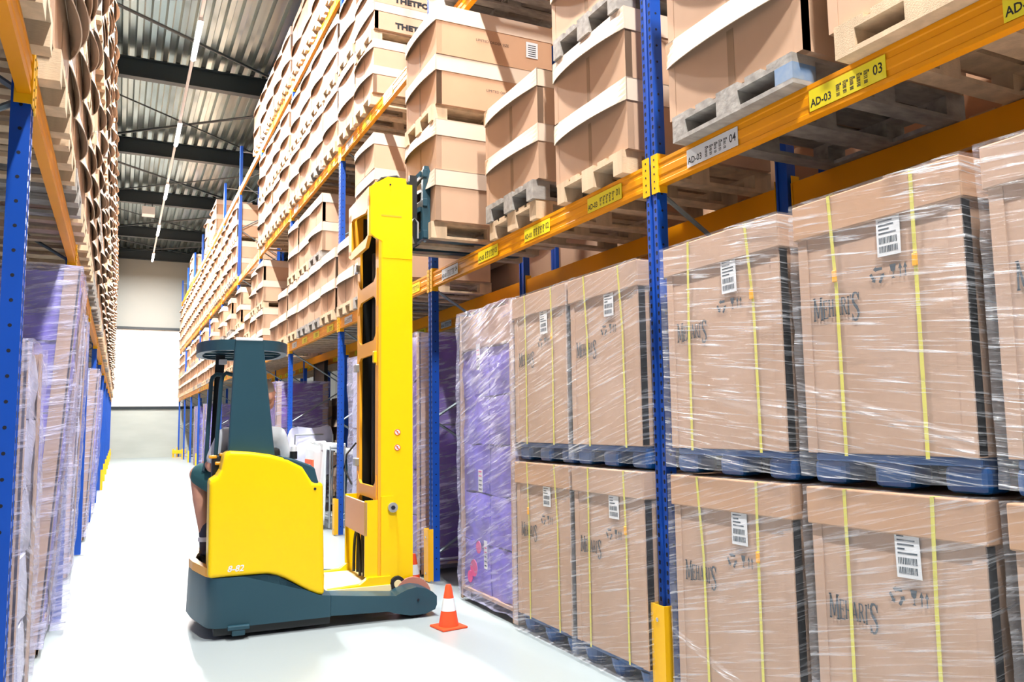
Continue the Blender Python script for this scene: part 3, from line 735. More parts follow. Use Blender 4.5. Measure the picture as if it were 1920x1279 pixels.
# ------------------------------------------------------------------ purple loads
def purple_load(x0, x1, y0, y1, H, label, front='-x', posts=True, colr='purple', seed=0, dolly=True, lean=0, beige_top=0., milky='film_milky', prints=False, post_w=.10, thin_left=False):
    cx, cy = (x0+x1)/2, (y0+y1)/2; t = thing('purple_wrapped_load', label, 'wrapped load', (cx, cy, 0), group='film wrapped purple loads')
    hx, hy = (x1-x0)/2, (y1-y0)/2; zb = .12; rnd = random.Random(seed)
    SH = Matrix(((1, 0, lean/H, 0), (0, 1, 0, 0), (0, 0, 1, 0), (0, 0, 0, 1)))
    if dolly:
        d = MB(); d.box(-hx+.02, hx-.02, -hy+.02, hy-.02, .10, .125, 'board_beige'); d.obj('base_board', t)
        for a in (-1, 1):
            for c_ in (-1, 1):
                d = MB(); d.cyl((a*(hx-.10), c_*(hy-.12), .05), .05, .03, 'y', 'galvanised', 16); d.box(a*(hx-.10)-.03, a*(hx-.10)+.03, c_*(hy-.12)-.025, c_*(hy-.12)+.025, .06, .10, 'galvanised'); d.obj('castor', t)
    n = 5; hz = (H-zb-beige_top)/n
    for i in range(n):
        z0 = zb+hz*i
        for yy in ((-hy+.03, -.01), (.01, hy-.03)):
            b = MB(); b.soft(-hx+.05, hx-.04, yy[0], yy[1], z0+.004, z0+hz-.006, colr, step=.10, amp=.022, freq=6, seed=seed*11+i, bulge=.012, M=SH)
            b.obj('purple_pack', t, smooth=True)
    if beige_top:
        b = MB(); b.bbox(-hx+.03, hx-.03, -hy+.02, hy-.02, H-beige_top, H, 'board_beige', .01, M=SH); b.obj('cardboard_cap', t)
    if posts:
        for a in (-1, 1):
            for c_ in (-1, 1):
                pw = post_w; post_y = .03 if (thin_left and c_ > 0) else post_w
                b = MB(); X, Y = a*(hx-.015), c_*(hy-.01); e = .012
                b.box(min(X, X-a*e), max(X, X-a*e), min(Y, Y-c_*post_y), max(Y, Y-c_*post_y), zb-.1, H+.02, 'board_beige', SH)
                b.box(min(X, X-a*post_w), max(X, X-a*post_w), min(Y, Y-c_*e), max(Y, Y-c_*e), zb-.1, H+.02, 'board_beige', SH)
                b.obj('corner_board', t)
    f = MB(); f.soft(-hx-.005, hx+.005, -hy-.005, hy+.005, .06, H+.03, milky, step=.09, amp=.022, freq=5, seed=seed+3, bulge=.02, M=SH); f.obj('stretch_film', t, smooth=True)
    if prints:
        for (yy, z_, w_, h_) in ((.12, 1.95, .07, .22), (.10, .95, .08, .18), (.0, .35, .06, .22)):
            p = MB(); p.box(-hx-.012, -hx-.009, yy-w_, yy, z_, z_+h_, 'label_white'); 
            for q in range(5): p.box(-hx-.0128, -hx-.012, yy-w_+.012, yy-.012, z_+.02+q*.035, z_+.03+q*.035, 'pink_print' if q > 2 else 'ink_grey')
            p.obj('paper_label', t)
        p = MB()
        for (yy, z_, r_) in ((.22, .32, .07), (.30, .24, .05), (.12, .50, .05)): p.cyl((-hx-.006, yy, z_), r_, .004, 'x', 'pink_print', 14)
        p.obj('pink_mark', t)
    return t
purple_load(2.68, 3.78, 5.40, 6.53, 2.44, 'tall purple load in milky film between the brown carton loads and the blue post', seed=1, beige_top=.30, prints=True, thin_left=True)
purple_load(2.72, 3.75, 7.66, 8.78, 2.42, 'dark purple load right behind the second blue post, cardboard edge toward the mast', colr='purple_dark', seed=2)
purple_load(2.70, 3.75, 9.45, 10.35, 2.36, 'pale white and lilac bulging wrapped load glimpsed left of the yellow mast', colr='white_wrap', seed=3, posts=False)
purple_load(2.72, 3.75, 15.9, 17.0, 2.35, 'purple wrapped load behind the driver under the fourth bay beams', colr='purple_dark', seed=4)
purple_load(2.72, 3.7, 29.8, 30.8, 2.3, 'lilac wrapped load far down the aisle, nearer of the two left of the truck', seed=5)
purple_load(2.72, 3.7, 33.5, 34.6, 2.3, 'lilac wrapped load far down the aisle beside the far blue posts', seed=6)
purple_load(2.72, 3.7, 20.3, 21.4, 2.35, 'pale lilac wrapped load seen between the grab rails of the truck', seed=14)
# left ground loads
purple_load(-1.40, -.42, 6.30, 7.25, 2.62, 'tall purple load leaning out with a broad cardboard edge, nearest on the left', seed=7, lean=.16, post_w=.10, dolly=True)
lf = [o for o in bpy.data.objects if o.get('label', '').startswith('tall purple load leaning')][0]
b = MB(); b.soft(.50, .60, .12, .56, .05, 2.3, 'film_milky', step=.09, amp=.03, freq=5, seed=31, bulge=.02); b.obj('loose_film', lf, smooth=True)
purple_load(-1.36, -.40, 4.55, 5.45, 1.93, 'shorter wrapped load with a pale corner board just behind the left blue post', seed=8, post_w=.09, dolly=False, colr='white_wrap')
purple_load(-1.35, -.40, 9.35, 10.35, 2.66, 'wrapped load with a long brown corner board, second tall load on the left', seed=9, colr='white_wrap', lean=.06, post_w=.10)
purple_load(-1.35, -.36, 12.3, 13.3, 2.3, 'silvery wrapped load on the left floor beyond the second upright', seed=10, colr='white_wrap', lean=.10, posts=True)
purple_load(-1.35, -.36, 15.6, 16.6, 2.15, 'lilac load in loose film, farthest of the wrapped loads on the left', seed=11, posts=False, lean=.08)
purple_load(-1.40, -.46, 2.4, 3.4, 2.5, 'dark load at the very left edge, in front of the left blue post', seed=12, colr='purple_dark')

# ------------------------------------------------------------------ traffic cones
def cone(x, y, label):
    t = thing('traffic_cone', label, 'cone', (x, y, 0), RAD(8), 'orange and white cones beside the truck')
    s = .31
    b = MB(); b.bbox(-.105, .105, -.105, .105, 0, .016, 'cone_orange', .006); b.obj('base', t)
    b = MB(); r = lambda z: .078-(.078-.022)*z/s
    b.lathe([(r(.014), .014), (r(.125), .125), (r(.215), .215), (r(.295), .295), (r(.295)*.8, s), (.004, s)], 'cone_orange'); b.obj('cone_body', t, smooth=True)
    b = MB(); b.lathe([(r(.125)+.001, .125), (r(.215)+.001, .215)], 'cone_white'); b.obj('white_band', t, smooth=True)
cone(2.255, 5.70, 'small orange and white cone standing in front of the truck leg')
cone(2.50, 7.20, 'small orange and white cone half hidden behind the mast')

# ------------------------------------------------------------------ reach truck
TA = RAD(-2.5)
tr = thing('reach_truck', 'yellow and dark teal reach truck with tall mast lifting cartons across the aisle', 'forklift', (.69, 6.14, 0), TA)
ca, sa = cos(TA), sin(TA)
def TW(s, t, z): return (.69+s*ca-t*sa, 6.14+s*sa+t*ca, z)
WT = 1.27
def ctop(s):   # top of the dark chassis skirt
    if s < .30: return .435
    u = min(1, (s-.30)/.46); return .435-.195*(u*u*(3-2*u))*1.0
tail = [(0.03, 0.0), (-.03, .012), (-.075, .05), (-.10, .11), (-.135, .26), (-.175, .45), (-.195, .635), (-.175, .82), (-.135, 1.01), (-.10, 1.16), (-.075, 1.22), (-.03, 1.258), (.03, 1.27)]
side = [(s, 0.0) for s in (.78, .7, .6, .5, .4, .3, .15)]
outline = side+tail+[(s, WT) for _, s in sorted((a, a) for a in (.15, .3, .4, .5, .6, .7, .78))]
b = MB(); n = len(outline)
vs = [(s, t, .085) for s, t in outline]+[(s*1.0-(.012 if s < .05 else 0), t, .10+.0) for s, t in outline]+[(s, t, ctop(s)) for s, t in outline]
fs = [tuple(range(n))]
for lay in range(2): fs += [(lay*n+i, lay*n+(i+1) % n, (lay+1)*n+(i+1) % n, (lay+1)*n+i) for i in range(n)]
fs += [tuple(range(3*n-1, 2*n-1, -1))]
b.add(vs, fs, 'truck_teal')
for (sx, tz) in ((-.118, .18), (-.126, .215)):
    for q in range(3): b.cyl((sx-.002, tz, .16+q*.025), .005, .004, 'x', 'hole_black', 6)
b.obj('chassis', tr, smooth=True)
# little step bracket at the near corner and underside wheel
b = MB(); b.bbox(.05, .20, -.035, .02, .07, .10, 'truck_teal', .006); b.bbox(.08, .17, -.03, .02, .03, .07, 'truck_teal', .006); b.obj('outrigger_foot', tr)
b = MB(); b.cyl((.15, .55, .16), .16, .10, 'y', 'rubber', 24); b.cyl((.15, .55, .16), .06, .11, 'y', 'galvanised', 16); b.obj('drive_wheel', tr, smooth=True)
b = MB(); b.box(-.04, .78, .03, 1.24, .03, .09, 'truck_black'); b.obj('belly_shadow_box', tr)  # black box put in for the dark shadow under the chassis
# support legs
for nm, t0, t1 in (('near', 0, .20), ('far', WT-.20, WT)):
    b = MB()
    pr = [(.782, .09), (1.22, .075), (1.30, .05), (1.40, .028), (1.52, .028), (1.60, .055), (1.615, .09), (1.615, .155), (1.58, .19), (1.52, .222), (1.45, .238), (1.38, .228), (1.32, .205), (1.285, .188), (1.0, .215), (.782, .240)]
    b.prism(pr, 'y', t0, t1, 'truck_teal'); b.cyl((1.46, t0-.003 if t0 == 0 else t1+.003, .14), .01, .006, 'y', 'hole_black', 8)
    lo = b.obj('support_leg', tr)
    w_ = MB(); w_.cyl((1.46, (t0+t1)/2, .115), .115, .11, 'y', 'rubber', 24); w_.obj('load_wheel', lo, smooth=True)
    w_ = MB(); w_.cyl((1.475, t1+.01 if t0 == 0 else t0-.01, .125), .155, .03, 'y', 'hood_red', 32); w_.obj('wheel_hood', lo, smooth=True)
# yellow body
def yside(t0, t1):
    pts = []
    for i in range(15):
        s = -.088+(.735+.088)*i/14; pts.append((s, ctop(s)+.002))
    pts += [(.718, 1.078), (.64, 1.086), (.60, 1.15), (.565, 1.205), (.46, 1.262), (.33, 1.300), (.18, 1.324), (.045, 1.334), (.012, 1.322), (.0, 1.28), (-.015, 1.20), (-.04, 1.155), (-.085, 1.125), (-.092, 1.10)]
    return pts
b = MB(); b.prism(yside(0, .4), 'y', .002, .30, 'truck_yellow'); yb = b.obj('side_body', tr)
mo = yb.modifiers.new('bevel', 'BEVEL'); mo.width = .028; mo.segments = 4; mo.limit_method = 'ANGLE'; mo.angle_limit = RAD(50)
b = MB(); b.cyl((.655, -.001, 1.035), .010, .006, 'y', 'hole_black', 10)
b.obj('bolt_hole', yb)
b = MB(); b.text('8-82', .062, 'label_white', Matrix.Translation((.04, -.0005, .475)) @ Matrix(((1, .25, 0, 0), (0, 0, -1, 0), (0, 1, 0, 0), (0, 0, 0, 1))), .02, 1.); b.obj('model_number', yb)
# sill around the tail, floor of the cab, front battery cover
b = MB(); sill = [p for p in tail if p[1] > .04]; inner = [(s+.05, min(max(t, .06), WT-.06)) for s, t in sill]
ring = sill+inner[::-1]; b.prism(ring, 'z', .437, .50, 'truck_orange'); b.obj('tail_sill', tr)
b = MB(); b.box(-.10, .45, .30, WT-.02, .436, .47, 'truck_black'); b.obj('cab_floor', tr)
b = MB(); b.bbox(.46, .735, .30, WT-.01, .245, 1.03, 'truck_yellow', .012); b.obj('battery_cover', tr)
b = MB(); b.bbox(.735, .78, .26, .40, .26, .36, 'truck_teal', .01); b.obj('step_block', tr)
# dark console beyond the yellow side
b = MB(); b.prism([(.40, 1.03), (.70, 1.03), (.672, 1.12), (.655, 1.19), (.62, 1.215), (.50, 1.262), (.42, 1.285)], 'y', .012, .62, 'truck_teal'); co = b.obj('console', tr)
mo = co.modifiers.new('bevel', 'BEVEL'); mo.width = .012; mo.segments = 2
b = MB(); b.cyl((.565, .48, 1.275), .03, .06, 'z', 'truck_black', 14); b.cyl((.565, .48, 1.32), .024, .035, 'z', 'label_white', 14); b.ball((.565, .48, 1.34), (.024, .024, .018), 'label_white'); b.obj('control_knob', co)
# seat
b = MB(); b.bbox(.04, .46, .42, .82, .86, .96, 'truck_black', .03); b.bbox(.05, .45, .36, .45, .94, 1.34, 'truck_black', .03); b.bbox(.1, .4, .42, .8, .47, .86, 'truck_teal', .02); b.obj('seat', tr, smooth=True)
b = MB(); b.bbox(-.075, .03, .34, .62, 1.02, 1.12, 'truck_black', .02); b.bbox(-.06, .02, .32, .45, 1.12, 1.30, 'truck_black', .02); b.obj('armrest', tr, smooth=True)
for (s, t, z) in ((.02, .33, 1.30), (-.055, .33, 1.285), (-.01, .32, 1.235)):
    b = MB(); b.bbox(s-.03, s+.03, t-.02, t+.02, z-.013, z+.013, 'truck_orange', .008); b.obj('orange_lever', tr)
# rear column and overhead guard
b = MB(); b.prism([(.036, 1.30), (.378, 1.24), (.275, 2.145), (.268, 2.165), (.078, 2.165), (.071, 2.145)], 'y', .10, .17, 'truck_teal')
cm_ = b.obj('rear_column', tr); mo = cm_.modifiers.new('bevel', 'BEVEL'); mo.width = .012; mo.segments = 2
for (s, z) in ((.085, 1.36), (.09, 2.0), (.10, 1.97), (.23, 2.02), (.33, 1.3)):
    pass
b = MB(); b.bbox(.075, .272, .095, .20, 2.155, 2.178, 'glass_white', .006); b.obj('beacon_cover', tr)
ring = []
for i in range(28):
    a = 2*pi*i/28; ex = 2.6; c_, s_ = cos(a), sin(a)
    ring.append((.165+.345*math.copysign(abs(c_)**(2/ex), c_), .66+.545*math.copysign(abs(s_)**(2/ex), s_)))
b = MB(); n = len(ring); cx, cy = .165, .66
inn = [(cx+(x-cx)*.86, cy+(y-cy)*.91) for x, y in ring]
vs = [(x, y, 2.085) for x, y in ring]+[(x, y, 2.165) for x, y in ring]+[(x, y, 2.085) for x, y in inn]+[(x, y, 2.165) for x, y in inn]
fs = []
for i in range(n):
    j = (i+1) % n; fs += [(i, j, n+j, n+i), (2*n+i, 3*n+i, 3*n+j, 2*n+j), (n+i, n+j, 3*n+j, 3*n+i), (i, 2*n+i, 2*n+j, j)]
b.add(vs, fs, 'truck_teal')
for yy in (.35, .6, .85, 1.05): b.box(-.13, .46, yy-.02, yy+.02, 2.10, 2.15, 'truck_teal')
b.obj('overhead_guard', tr, smooth=True)
b = MB(); b.prism([(x, y) for x, y in inn], 'z', 2.152, 2.160, 'glass_white'); b.obj('roof_pane', tr)
b = MB(); b.prism([(-.02, 2.10), (.05, 2.10), (.005, 1.30), (-.06, 1.25), (-.075, .50), (-.03, .50), (.0, 1.2)], 'y', .80, .86, 'truck_black'); b.obj('front_pillar', tr)
b = MB(); b.bbox(.0, .06, .72, .79, 2.02, 2.06, 'label_white', .004); b.obj('lamp_box', tr)
for (pts, r_) in ((([(.03, .70, 1.93), (-.02, .70, 1.935), (-.05, .70, 1.91), (-.06, .70, 1.87), (-.085, .70, 1.22), (-.10, .66, 1.16)]), .017),
                  (([(.10, .36, 1.905), (.03, .36, 1.925), (.005, .36, 1.90), (-.005, .36, 1.85), (-.035, .36, 1.25)]), .016)):
    b = MB(); b.tube(pts, r_, 'truck_teal', 10); b.obj('grab_rail', tr, smooth=True)
# platform in front of the body, carriage the mast stands on
b = MB(); b.box(.745, 1.30, .205, 1.065, .17, .235, 'truck_cream')
b.prism([(.80, .235), (1.30, .235), (1.30, .30), (1.12, .30), (1.05, .25)], 'y', .22, .28, 'truck_yellow'); b.prism([(.80, .235), (1.30, .235), (1.30, .30), (1.12, .30), (1.05, .25)], 'y', 1.0, 1.06, 'truck_yellow')
b.obj('mast_platform', tr)
# mast
T0, T1 = .26, 1.04
for t0, t1 in ((T0, T0+.055), (T1-.055, T1)):
    b = MB(); b.box(1.225, 1.495, t0, t1, .20, 3.52, 'truck_yellow'); b.obj('mast_rail', tr)
    b = MB(); b.box(1.205, 1.228, t0 if t0 < .5 else t0-.05, t1+.05 if t0 < .5 else t1, .24, 3.1, 'truck_orange'); b.obj('mast_flange', tr)
def cross(z0, z1):
    c = .05; b = MB(); ta, tb = T0+.10, T1-.10
    b.prism([(T0+.05, z0-c-.05), (T0+.10, z0-.03), (ta+.06, z0), (tb-.06, z0), (tb, z0-.03), (T1-.05, z0-c-.05), (T1-.05, z1+c+.05), (tb, z1+.03), (tb-.06, z1), (ta+.06, z1), (ta, z1+.03), (T0+.05, z1+c+.05)], 'x', 1.200, 1.222, 'truck_orange'); b.obj('mast_crossmember', tr)
cross(2.60, 2.72); cross(2.10, 2.22); cross(.90, 1.0)
b = MB(); b.box(1.10, 1.118, .27, 1.03, .62, .885, 'truck_peach'); 
for tt in (.27, 1.012): b.box(1.10, 1.24, tt, tt+.018, .30, .90, 'truck_yellow')
b.obj('mast_bracket', tr)
b = MB(); b.prism([(1.225, .24), (1.36, .24), (1.36, .60), (1.33, .93), (1.225, .93)], 'y', T0-.022, T0, 'truck_yellow'); nb = b.obj('pivot_plate', tr)
b = MB(); b.cyl((1.318, T0-.03, .84), .040, .03, 'y', 'galvanised', 20); b.cyl((1.318, T0-.046, .84), .018, .01, 'y', 'hole_black', 6); b.obj('pivot_bolt', nb)
b = MB(); b.cyl((1.355, T0-.03, .235), .060, .05, 'y', 'rubber', 24); b.cyl((1.355, T0-.057, .235), .032, .01, 'y', 'truck_cream', 20); b.obj('mast_roller', tr, smooth=True)
for tt in (.47, .83):
    b = MB(); b.tube([(1.33, tt, .3), (1.33, tt, 3.05)], .042, 'truck_black', 14); b.obj('lift_cylinder', tr, smooth=True)
b = MB(); b.box(1.40, 1.46, .34, .42, .25, 3.5, 'truck_black'); b.box(1.40, 1.46, .88, .96, .25, 3.5, 'truck_black'); b.box(1.46, 1.49, .32, .98, .25, 3.45, 'truck_black'); b.box(1.24, 1.46, .955, .982, .25, 3.40, 'truck_black'); b.obj('inner_mast', tr)
b = MB(); b.tube([(1.30, .62, .3), (1.30, .62, 3.0)], .010, 'truck_orange', 6); b.tube([(1.30, .68, .3), (1.30, .68, 3.0)], .008, 'truck_black', 6); b.obj('lift_chain', tr)
for (za, tt) in ((2.93, .98), (2.02, .98), (1.18, .98)):
    b = MB(); b.bbox(1.17, 1.21, tt-.03, tt+.06, za-.035, za+.035, 'galvanised', .006); b.obj('chain_clamp', tr)
b = MB(); b.bbox(1.18, 1.23, T0+.05, T0+.11, 2.02, 2.12, 'truck_yellow', .008); b.obj('stop_block', tr)
for q, (dt, h) in enumerate(((0, .50), (.05, .56), (.10, .47))):
    b = MB(); pts = []
    for i in range(13):
        a = pi*i/12; pts.append((1.16-.02*q, .42+dt+.13*(1-cos(a))*.9, .27+h*sin(a)**.8*.75))
    b.tube(pts, .013, 'rubber', 8); b.obj('hydraulic_hose', tr, smooth=True)
b = MB(); b.tube([(1.19, 1.0, 1.35), (1.12, 1.06, 1.25), (1.10, 1.08, 1.12), (1.16, 1.03, .98)], .008, 'rubber', 6); b.obj('hydraulic_hose', tr, smooth=True)
for z in (1.445, 1.32):
    b = MB(); b.cyl((1.365, T0-.001, z), .026, .003, 'y', 'label_white', 24); s_ = b.obj('warning_sticker', tr)
    b = MB(); 
    b.lathe([(.026, 0), (.026, .001)], 'print_red', 24, Matrix.Translation((1.365, T0-.003, z)) @ Matrix.Rotation(pi/2, 4, 'X')); b.lathe([(.020, 0), (.020, .0012)], 'label_white', 24, Matrix.Translation((1.365, T0-.0042, z)) @ Matrix.Rotation(pi/2, 4, 'X'))
    b.box(-.004, .004, -.02, .02, 0, .001, 'print_red', Matrix.Translation((1.365, T0-.0056, z)) @ Matrix.Rotation(pi/2, 4, 'X') @ Matrix.Rotation(.7, 4, 'Z'))
    b.box(-.005, .005, -.009, .011, 0, .001, 'ink', Matrix.Translation((1.365, T0-.0052, z)) @ Matrix.Rotation(pi/2, 4, 'X'))
    b.obj('sticker_print', s_)
# mast head: cheeks, rear frame with opening, top cover
HP = [(1.13, 3.50), (1.155, 3.52), (1.28, 3.60), (1.44, 3.60), (1.445, 3.55), (1.495, 3.55), (1.495, 2.9), (1.24, 2.9), (1.235, 3.04), (1.17, 3.07), (1.135, 3.10)]
b = MB(); b.prism(HP, 'y', T0-.003, T0+.03, 'truck_yellow'); b.prism(HP, 'y', T1-.03, T1+.012, 'truck_yellow')
b.box(1.17, 1.44, T0, T1, 3.50, 3.545, 'truck_yellow')
hd = b.obj('mast_head', tr)
b = MB(); b.box(1.225, 1.40, T0-.0045, T0-.003, 3.255, 3.268, 'truck_orange'); b.cyl((1.30, T0-.014, 3.53), .008, .004, 'y', 'hole_black', 8); b.obj('weld_seam', hd)
fr = MB()
a0, a1, z0, z1 = T0, T1, 3.02, 3.50; m_ = .085
outer = [(a0, 3.10), (a0, 3.50), (a1, 3.50), (a1, 3.02), (a1-.10, 2.985), (a0+.10, 2.985)]
fr.prism([(a0, 3.34), (a0, 3.50), (a1, 3.50), (a1, 3.34), (a1-.18, 3.36), (a0+.12, 3.30)], 'x', 1.12, 1.15, 'truck_orange')
fr.prism([(a0, 3.10), (a0+.12, 3.0), (a1-.12, 3.0), (a1, 3.04), (a1, 3.10), (a1-.12, 3.07), (a0+.14, 3.08)], 'x', 1.12, 1.15, 'truck_orange')
fr.box(1.12, 1.15, a0, a0+.05, 3.08, 3.42, 'truck_orange'); fr.box(1.12, 1.15, a1-.12, a1, 3.05, 3.42, 'truck_orange')
fr.box(1.15, 1.30, a1-.06, a1-.045, 3.05, 3.42, 'truck_orange')
fr.obj('head_frame', hd)
b = MB(); b.tube([(1.20, .5, 3.55), (1.28, .45, 3.64), (1.40, .42, 3.66), (1.55, .42, 3.58)], .016, 'rubber', 8); b.tube([(1.22, .62, 3.55), (1.30, .6, 3.67), (1.45, .55, 3.68), (1.58, .5, 3.60)], .014, 'rubber', 8)
b.cyl((1.42, .42, 3.60), .05, .03, 'y', 'truck_black', 18); b.obj('head_hose', tr, smooth=True)
# fork carriage and forks
b = MB()
for tt in (.30, .90):
    b.prism([(1.595, 3.10), (1.665, 3.10), (1.672, 3.70), (1.655, 3.75), (1.615, 3.75), (1.605, 3.60)], 'y', tt, tt+.05, 'truck_teal')
for zc in (3.14, 3.42, 3.68): b.bbox(1.60, 1.64, .28, .98, zc-.035, zc+.035, 'truck_teal', .006)
b.prism([(1.49, 3.30), (1.60, 3.36), (1.60, 3.40), (1.49, 3.34)], 'y', .36, .40, 'truck_teal'); b.prism([(1.49, 3.55), (1.60, 3.68), (1.60, 3.72), (1.49, 3.60)], 'y', .36, .40, 'truck_teal')
b.box(1.495, 1.56, .33, .38, 3.05, 3.66, 'truck_black'); b.box(1.495, 1.56, .92, .97, 3.05, 3.66, 'truck_black')
b.obj('fork_carriage', tr)
b = MB(); b.tube([(1.52, .31, 3.05), (1.50, .31, 3.12), (1.50, .31, 3.24), (1.53, .31, 3.28), (1.56, .31, 3.24), (1.56, .31, 3.10)], .011, 'galvanised', 8); b.obj('carriage_hose', tr, smooth=True)
for tt in (.335, .80):
    b = MB(); b.prism([(1.63, 3.62), (1.665, 3.62), (1.672, 3.155), (2.72, 3.140), (2.76, 3.128), (2.72, 3.124), (1.66, 3.10), (1.635, 3.12)], 'y', tt, tt+.11, 'truck_teal'); b.obj('fork', tr)

# ------------------------------------------------------------------ driver
def blob(name, prims, mt, parent, voxel=.012, smooth=3):
    """union of tapered capsules and ellipsoids remeshed into one skin"""
    b = MB()
    for p in prims:
        if p[0] == 'c':
            _, p0, r0, p1, r1 = p; p0 = Vector(p0); p1 = Vector(p1); d = p1-p0; n = 9; pts = []; 
            M = d.to_track_quat('Z', 'Y').to_matrix().to_4x4(); M.translation = p0; L_ = d.length
            prof = [(max(.0005, r0*sin(a)), -r0*cos(a)) for a in [pi/2*i/5 for i in range(6)]]+[(max(.0005, r1*cos(a)), L_+r1*sin(a)) for a in [pi/2*i/5 for i in range(6)]]
            b.lathe(prof, mt, 16, M)
        else:
            _, c, rad, rot = p; M = Matrix.Translation(c) @ Matrix.Rotation(rot, 4, 'Z'); b.ball((0, 0, 0), rad, mt, 20, 14, M)
    o = b.obj(name, parent)
    m = o.modifiers.new('remesh', 'REMESH'); m.mode = 'VOXEL'; m.voxel_size = voxel; m.use_smooth_shade = True
    m = o.modifiers.new('smooth', 'SMOOTH'); m.factor = .5; m.iterations = smooth
    dg = bpy.context.evaluated_depsgraph_get(); me = bpy.data.meshes.new_from_object(o.evaluated_get(dg))
    o.modifiers.clear(); o.data = me; me.materials.clear(); me.materials.append(MAT[mt])
    for p in me.polygons: p.use_smooth = True; p.material_index = 0
    return o
pe = thing('person', 'seated driver in grey T-shirt and dark shorts, back to the camera, looking right', 'person', (.69, 6.14, 0), TA)
HD = Vector((.335, .55, 1.755)); TR = RAD(-52)   # head turned to the right
def hp(x, y, z): v = Matrix.Rotation(TR, 3, 'Z') @ Vector((x, y, z)); return tuple(HD+v)
LH = (-.085, .92, 1.20); RH = (.56, .90, 1.22)
body = [('e', hp(0, 0, .02), (.078, .098, .115), TR), ('e', hp(0, .02, -.05), (.062, .075, .075), TR), ('c', hp(0, .075, -.085), .022, hp(0, .06, -.05), .03),
        ('c', hp(0, .095, .015), .010, hp(0, .108, -.025), .015),
        ('c', (.30, .54, 1.50), .058, (.325, .55, 1.66), .052), ('e', hp(.080, -.005, -.01), (.012, .022, .032), TR), ('e', hp(-.080, -.005, -.01), (.012, .022, .032), TR),
        ('c', hp(-.03, .088, .028), .012, hp(.03, .088, .028), .012), ('c', hp(-.018, .092, -.052), .008, hp(.018, .092, -.052), .008),
        ('c', (.24, .56, 1.02), .15, (.25, .55, 1.35), .155), ('c', (.10, .55, 1.44), .07, (.39, .55, 1.44), .07),
        ('c', (.055, .55, 1.43), .058, (-.045, .58, 1.20), .045), ('c', (-.045, .58, 1.20), .042, (-.075, .82, 1.22), .030),
        ('c', (.43, .55, 1.43), .058, (.515, .60, 1.20), .045), ('c', (.515, .60, 1.20), .042, (.55, .82, 1.23), .030),
        ('c', (.15, .56, 1.02), .10, (-.125, .80, 1.13), .078), ('c', (-.128, .82, 1.10), .066, (-.110, .80, .95), .064), ('c', (-.110, .80, .95), .066, (-.07, .80, .64), .044), ('c', (-.065, .80, .62), .042, (-.05, .90, .53), .035),
        ('c', (.33, .56, 1.02), .10, (.35, .98, 1.05), .07), ('c', (.35, .99, 1.04), .06, (.36, 1.02, .62), .042), ('c', (.36, 1.02, .60), .042, (.36, 1.12, .53), .035)]
for (H_, sgn) in ((LH, 1), (RH, -1)):
    W_ = Vector(H_)-Vector((0, .05, -.005)); body.append(('c', (H_[0], H_[1]-.09, H_[2]+.005), .028, H_, .030)); body.append(('e', H_, (.038, .045, .018), 0))
    for i, (dx, ln) in enumerate(((-.030, .062), (-.010, .074), (.011, .070), (.031, .055))):
        a = Vector(H_)+Vector((dx, .035, 0)); m1 = a+Vector((dx*.15, ln*.6, -.008)); m2 = m1+Vector((0, ln*.25, -.032))
        body.append(('c', tuple(a), .0098, tuple(m1), .0090)); body.append(('c', tuple(m1), .0090, tuple(m2), .0080))
    a = Vector(H_)+Vector((sgn*.030, -.01, 0)); m1 = a+Vector((sgn*.030, .028, -.01)); m2 = m1+Vector((sgn*.004, .028, -.015))
    body.append(('c', tuple(a), .012, tuple(m1), .0105)); body.append(('c', tuple(m1), .0105, tuple(m2), .009))
bo = blob('body', body, 'skin', pe, voxel=.0085, smooth=2)
blob('hair', [('e', hp(0, -.012, .052), (.084, .100, .092), TR), ('e', hp(0, -.045, -.0), (.074, .068, .085), TR)], 'hair', pe, .012)
for sx in (-1, 1):
    b = MB(); b.ball(hp(sx*.031, .090, .012), (.011, .008, .008), 'label_white', 10, 6); b.ball(hp(sx*.031, .097, .012), (.005, .004, .005), 'ink', 8, 5); b.obj('eye', pe, smooth=True)
blob('shirt', [('c', (.24, .56, 1.00), .165, (.25, .55, 1.33), .170), ('c', (.09, .55, 1.425), .086, (.40, .55, 1.425), .086), ('c', (.05, .55, 1.43), .075, (-.02, .575, 1.27), .070),
               ('c', (.44, .55, 1.43), .078, (.495, .585, 1.26), .074), ('c', (.29, .55, 1.44), .080, (.31, .55, 1.52), .066)], 'shirt', pe, .012)
blob('shorts', [('c', (.15, .56, 1.0), .120, (-.098, .79, 1.125), .100), ('c', (.33, .56, 1.0), .120, (.345, .86, 1.04), .092), ('e', (.24, .56, 1.0), (.19, .16, .11), 0)], 'shorts', pe, .012)
for (x, y) in ((-.05, .80), (.36, 1.02)):
    bt = blob('boot', [('c', (x-.015, y, .72), .058, (x-.01, y, .57), .056), ('c', (x-.01, y, .545), .056, (x-.01, y+.16, .525), .046), ('e', (x-.01, y+.06, .505), (.055, .15, .03), 0)], 'boots', pe, .010)
    b = MB(); b.lathe([(.063, 0), (.063, .035)], 'label_white', 20, Matrix.Translation((x-.013, y, .60))); b.obj('reflective_stripe', bt, smooth=True)

